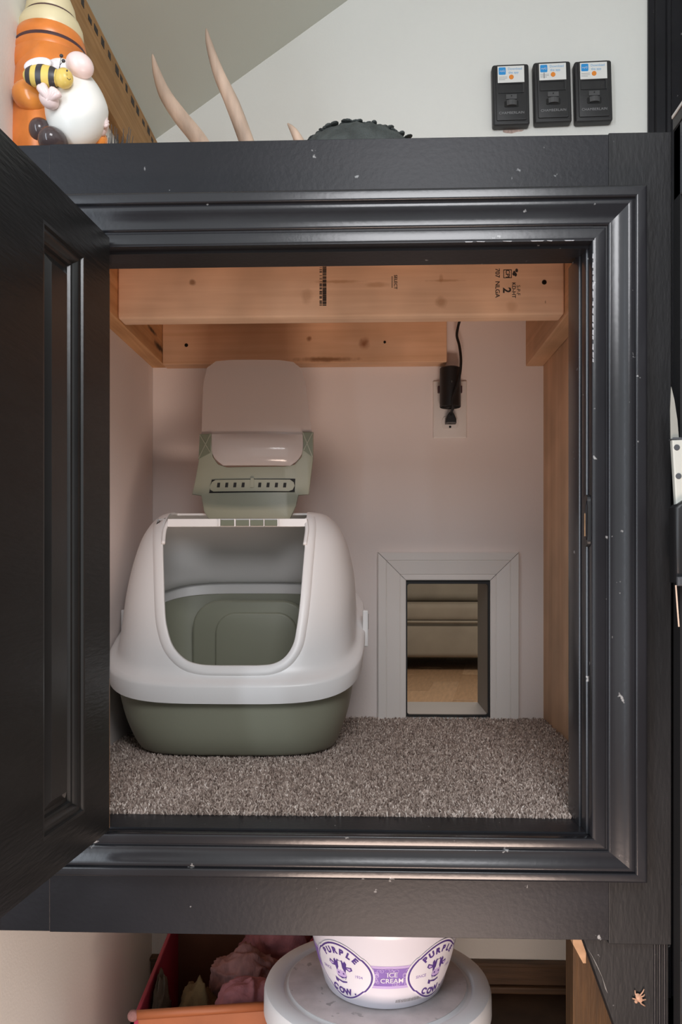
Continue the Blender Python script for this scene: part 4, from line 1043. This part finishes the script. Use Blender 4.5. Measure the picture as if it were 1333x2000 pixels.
# ------------------------------------------------------------------ black open rack beside the cabinet on the right
XRk = .3472
rk = thing('side_rack', 'black open rack at right angles to the cabinet, pale top edge', 'rack', (.5, .70, 0))
obj('end_panel', box(XRk, .62, .925, .945, .001, H+.494), 'black_rubber', rk); obj('end_panel', box(XRk, .62, .40, .42, .001, H+.494), 'black_paint', rk)
obj('back_panel', box(.60, .62, .42, .925, .001, H+.494), 'black_rubber', rk)
obj('top_board', box(XRk-.001, .62, .40, .945, H+.494, H+.512, .001), 'black_paint', rk)
obj('pale_edge', box(XRk-.0022, XRk-.0008, .40, .945, H+.5085, H+.512, .0003), 'silver_edge', rk)
obj('fascia', box(XRk, XRk+.014, .42, .944, H+.414, H+.494, .001), 'shelf_grey', rk)
obj('shelf', box(XRk+.001, .60, .42, .925, H+.252, H+.275, .001), 'shelf_grey', rk)
obj('magnet_strip', box(.3625, .3715, .42, .9245, H+.078, H+.252, .001), 'shelf_grey', rk)
obj('shelf', box(XRk+.001, .60, .42, .925, H-.40, H-.355, .001), 'shelf_grey', rk)
obj('shelf', box(XRk+.001, .60, .42, .925, H-.50, H-.44, .001), 'shelf_grey', rk)
# knife held upright in a black pouch on the rack
kn = thing('knife', 'knife with pale riveted handle standing in the black pouch', 'knife', at(1330, 990, .905))
YK = .9135
def KP(pts): return [(at(x, y, YK).x, at(x, y, YK).z) for x, y in pts]
obj('blade', prism(KP([(1312, 755), (1318, 780), (1324, 820), (1327, 857), (1311, 857), (1310, 800)]), YK, YK+.0016), 'steel', kn)
obj('handle', prism(KP([(1312, 860), (1352, 858), (1360, 995), (1320, 996)]), YK-.003, YK+.005, .0015), 'knife_handle', kn)
obj('bolster', prism(KP([(1310, 859), (1314, 855), (1328, 855), (1350, 859)]), YK-.003, YK+.005), 'shelf_grey', kn)
for y_ in (874, 930):
    p = at(1323+(y_-874)*.06, y_, YK-.003); bm = bmesh.new(); bmesh.ops.create_cone(bm, cap_ends=True, segments=18, radius1=.0036, radius2=.0030, depth=.0014, matrix=Matrix.Translation(p) @ Matrix.Rotation(math.pi/2, 4, 'X')); obj('rivet', bm, 'shelf_grey', kn)
pu = thing('pouch', 'black fabric pouch hanging on the rack and holding the knife', 'pouch', at(1330, 1150, .92))
obj('body', prism(KP([(1312, 992), (1318, 986), (1330, 978), (1380, 976), (1384, 1136), (1314, 1138)]), YK-.012, YK+.0115, .004, 3), 'black_plastic', pu, smooth=True)
obj('clasp', prism(KP([(1314, 1126), (1330, 1126), (1330, 1144), (1314, 1144)]), YK-.016, YK-.010, .002), 'shelf_grey', pu)
obj('pull_cord', tube([at(1321, 1143, YK-.012), at(1324, 1185, YK-.012), at(1327, 1224, YK-.012)], .0009, 6), 'antler_bone', pu)
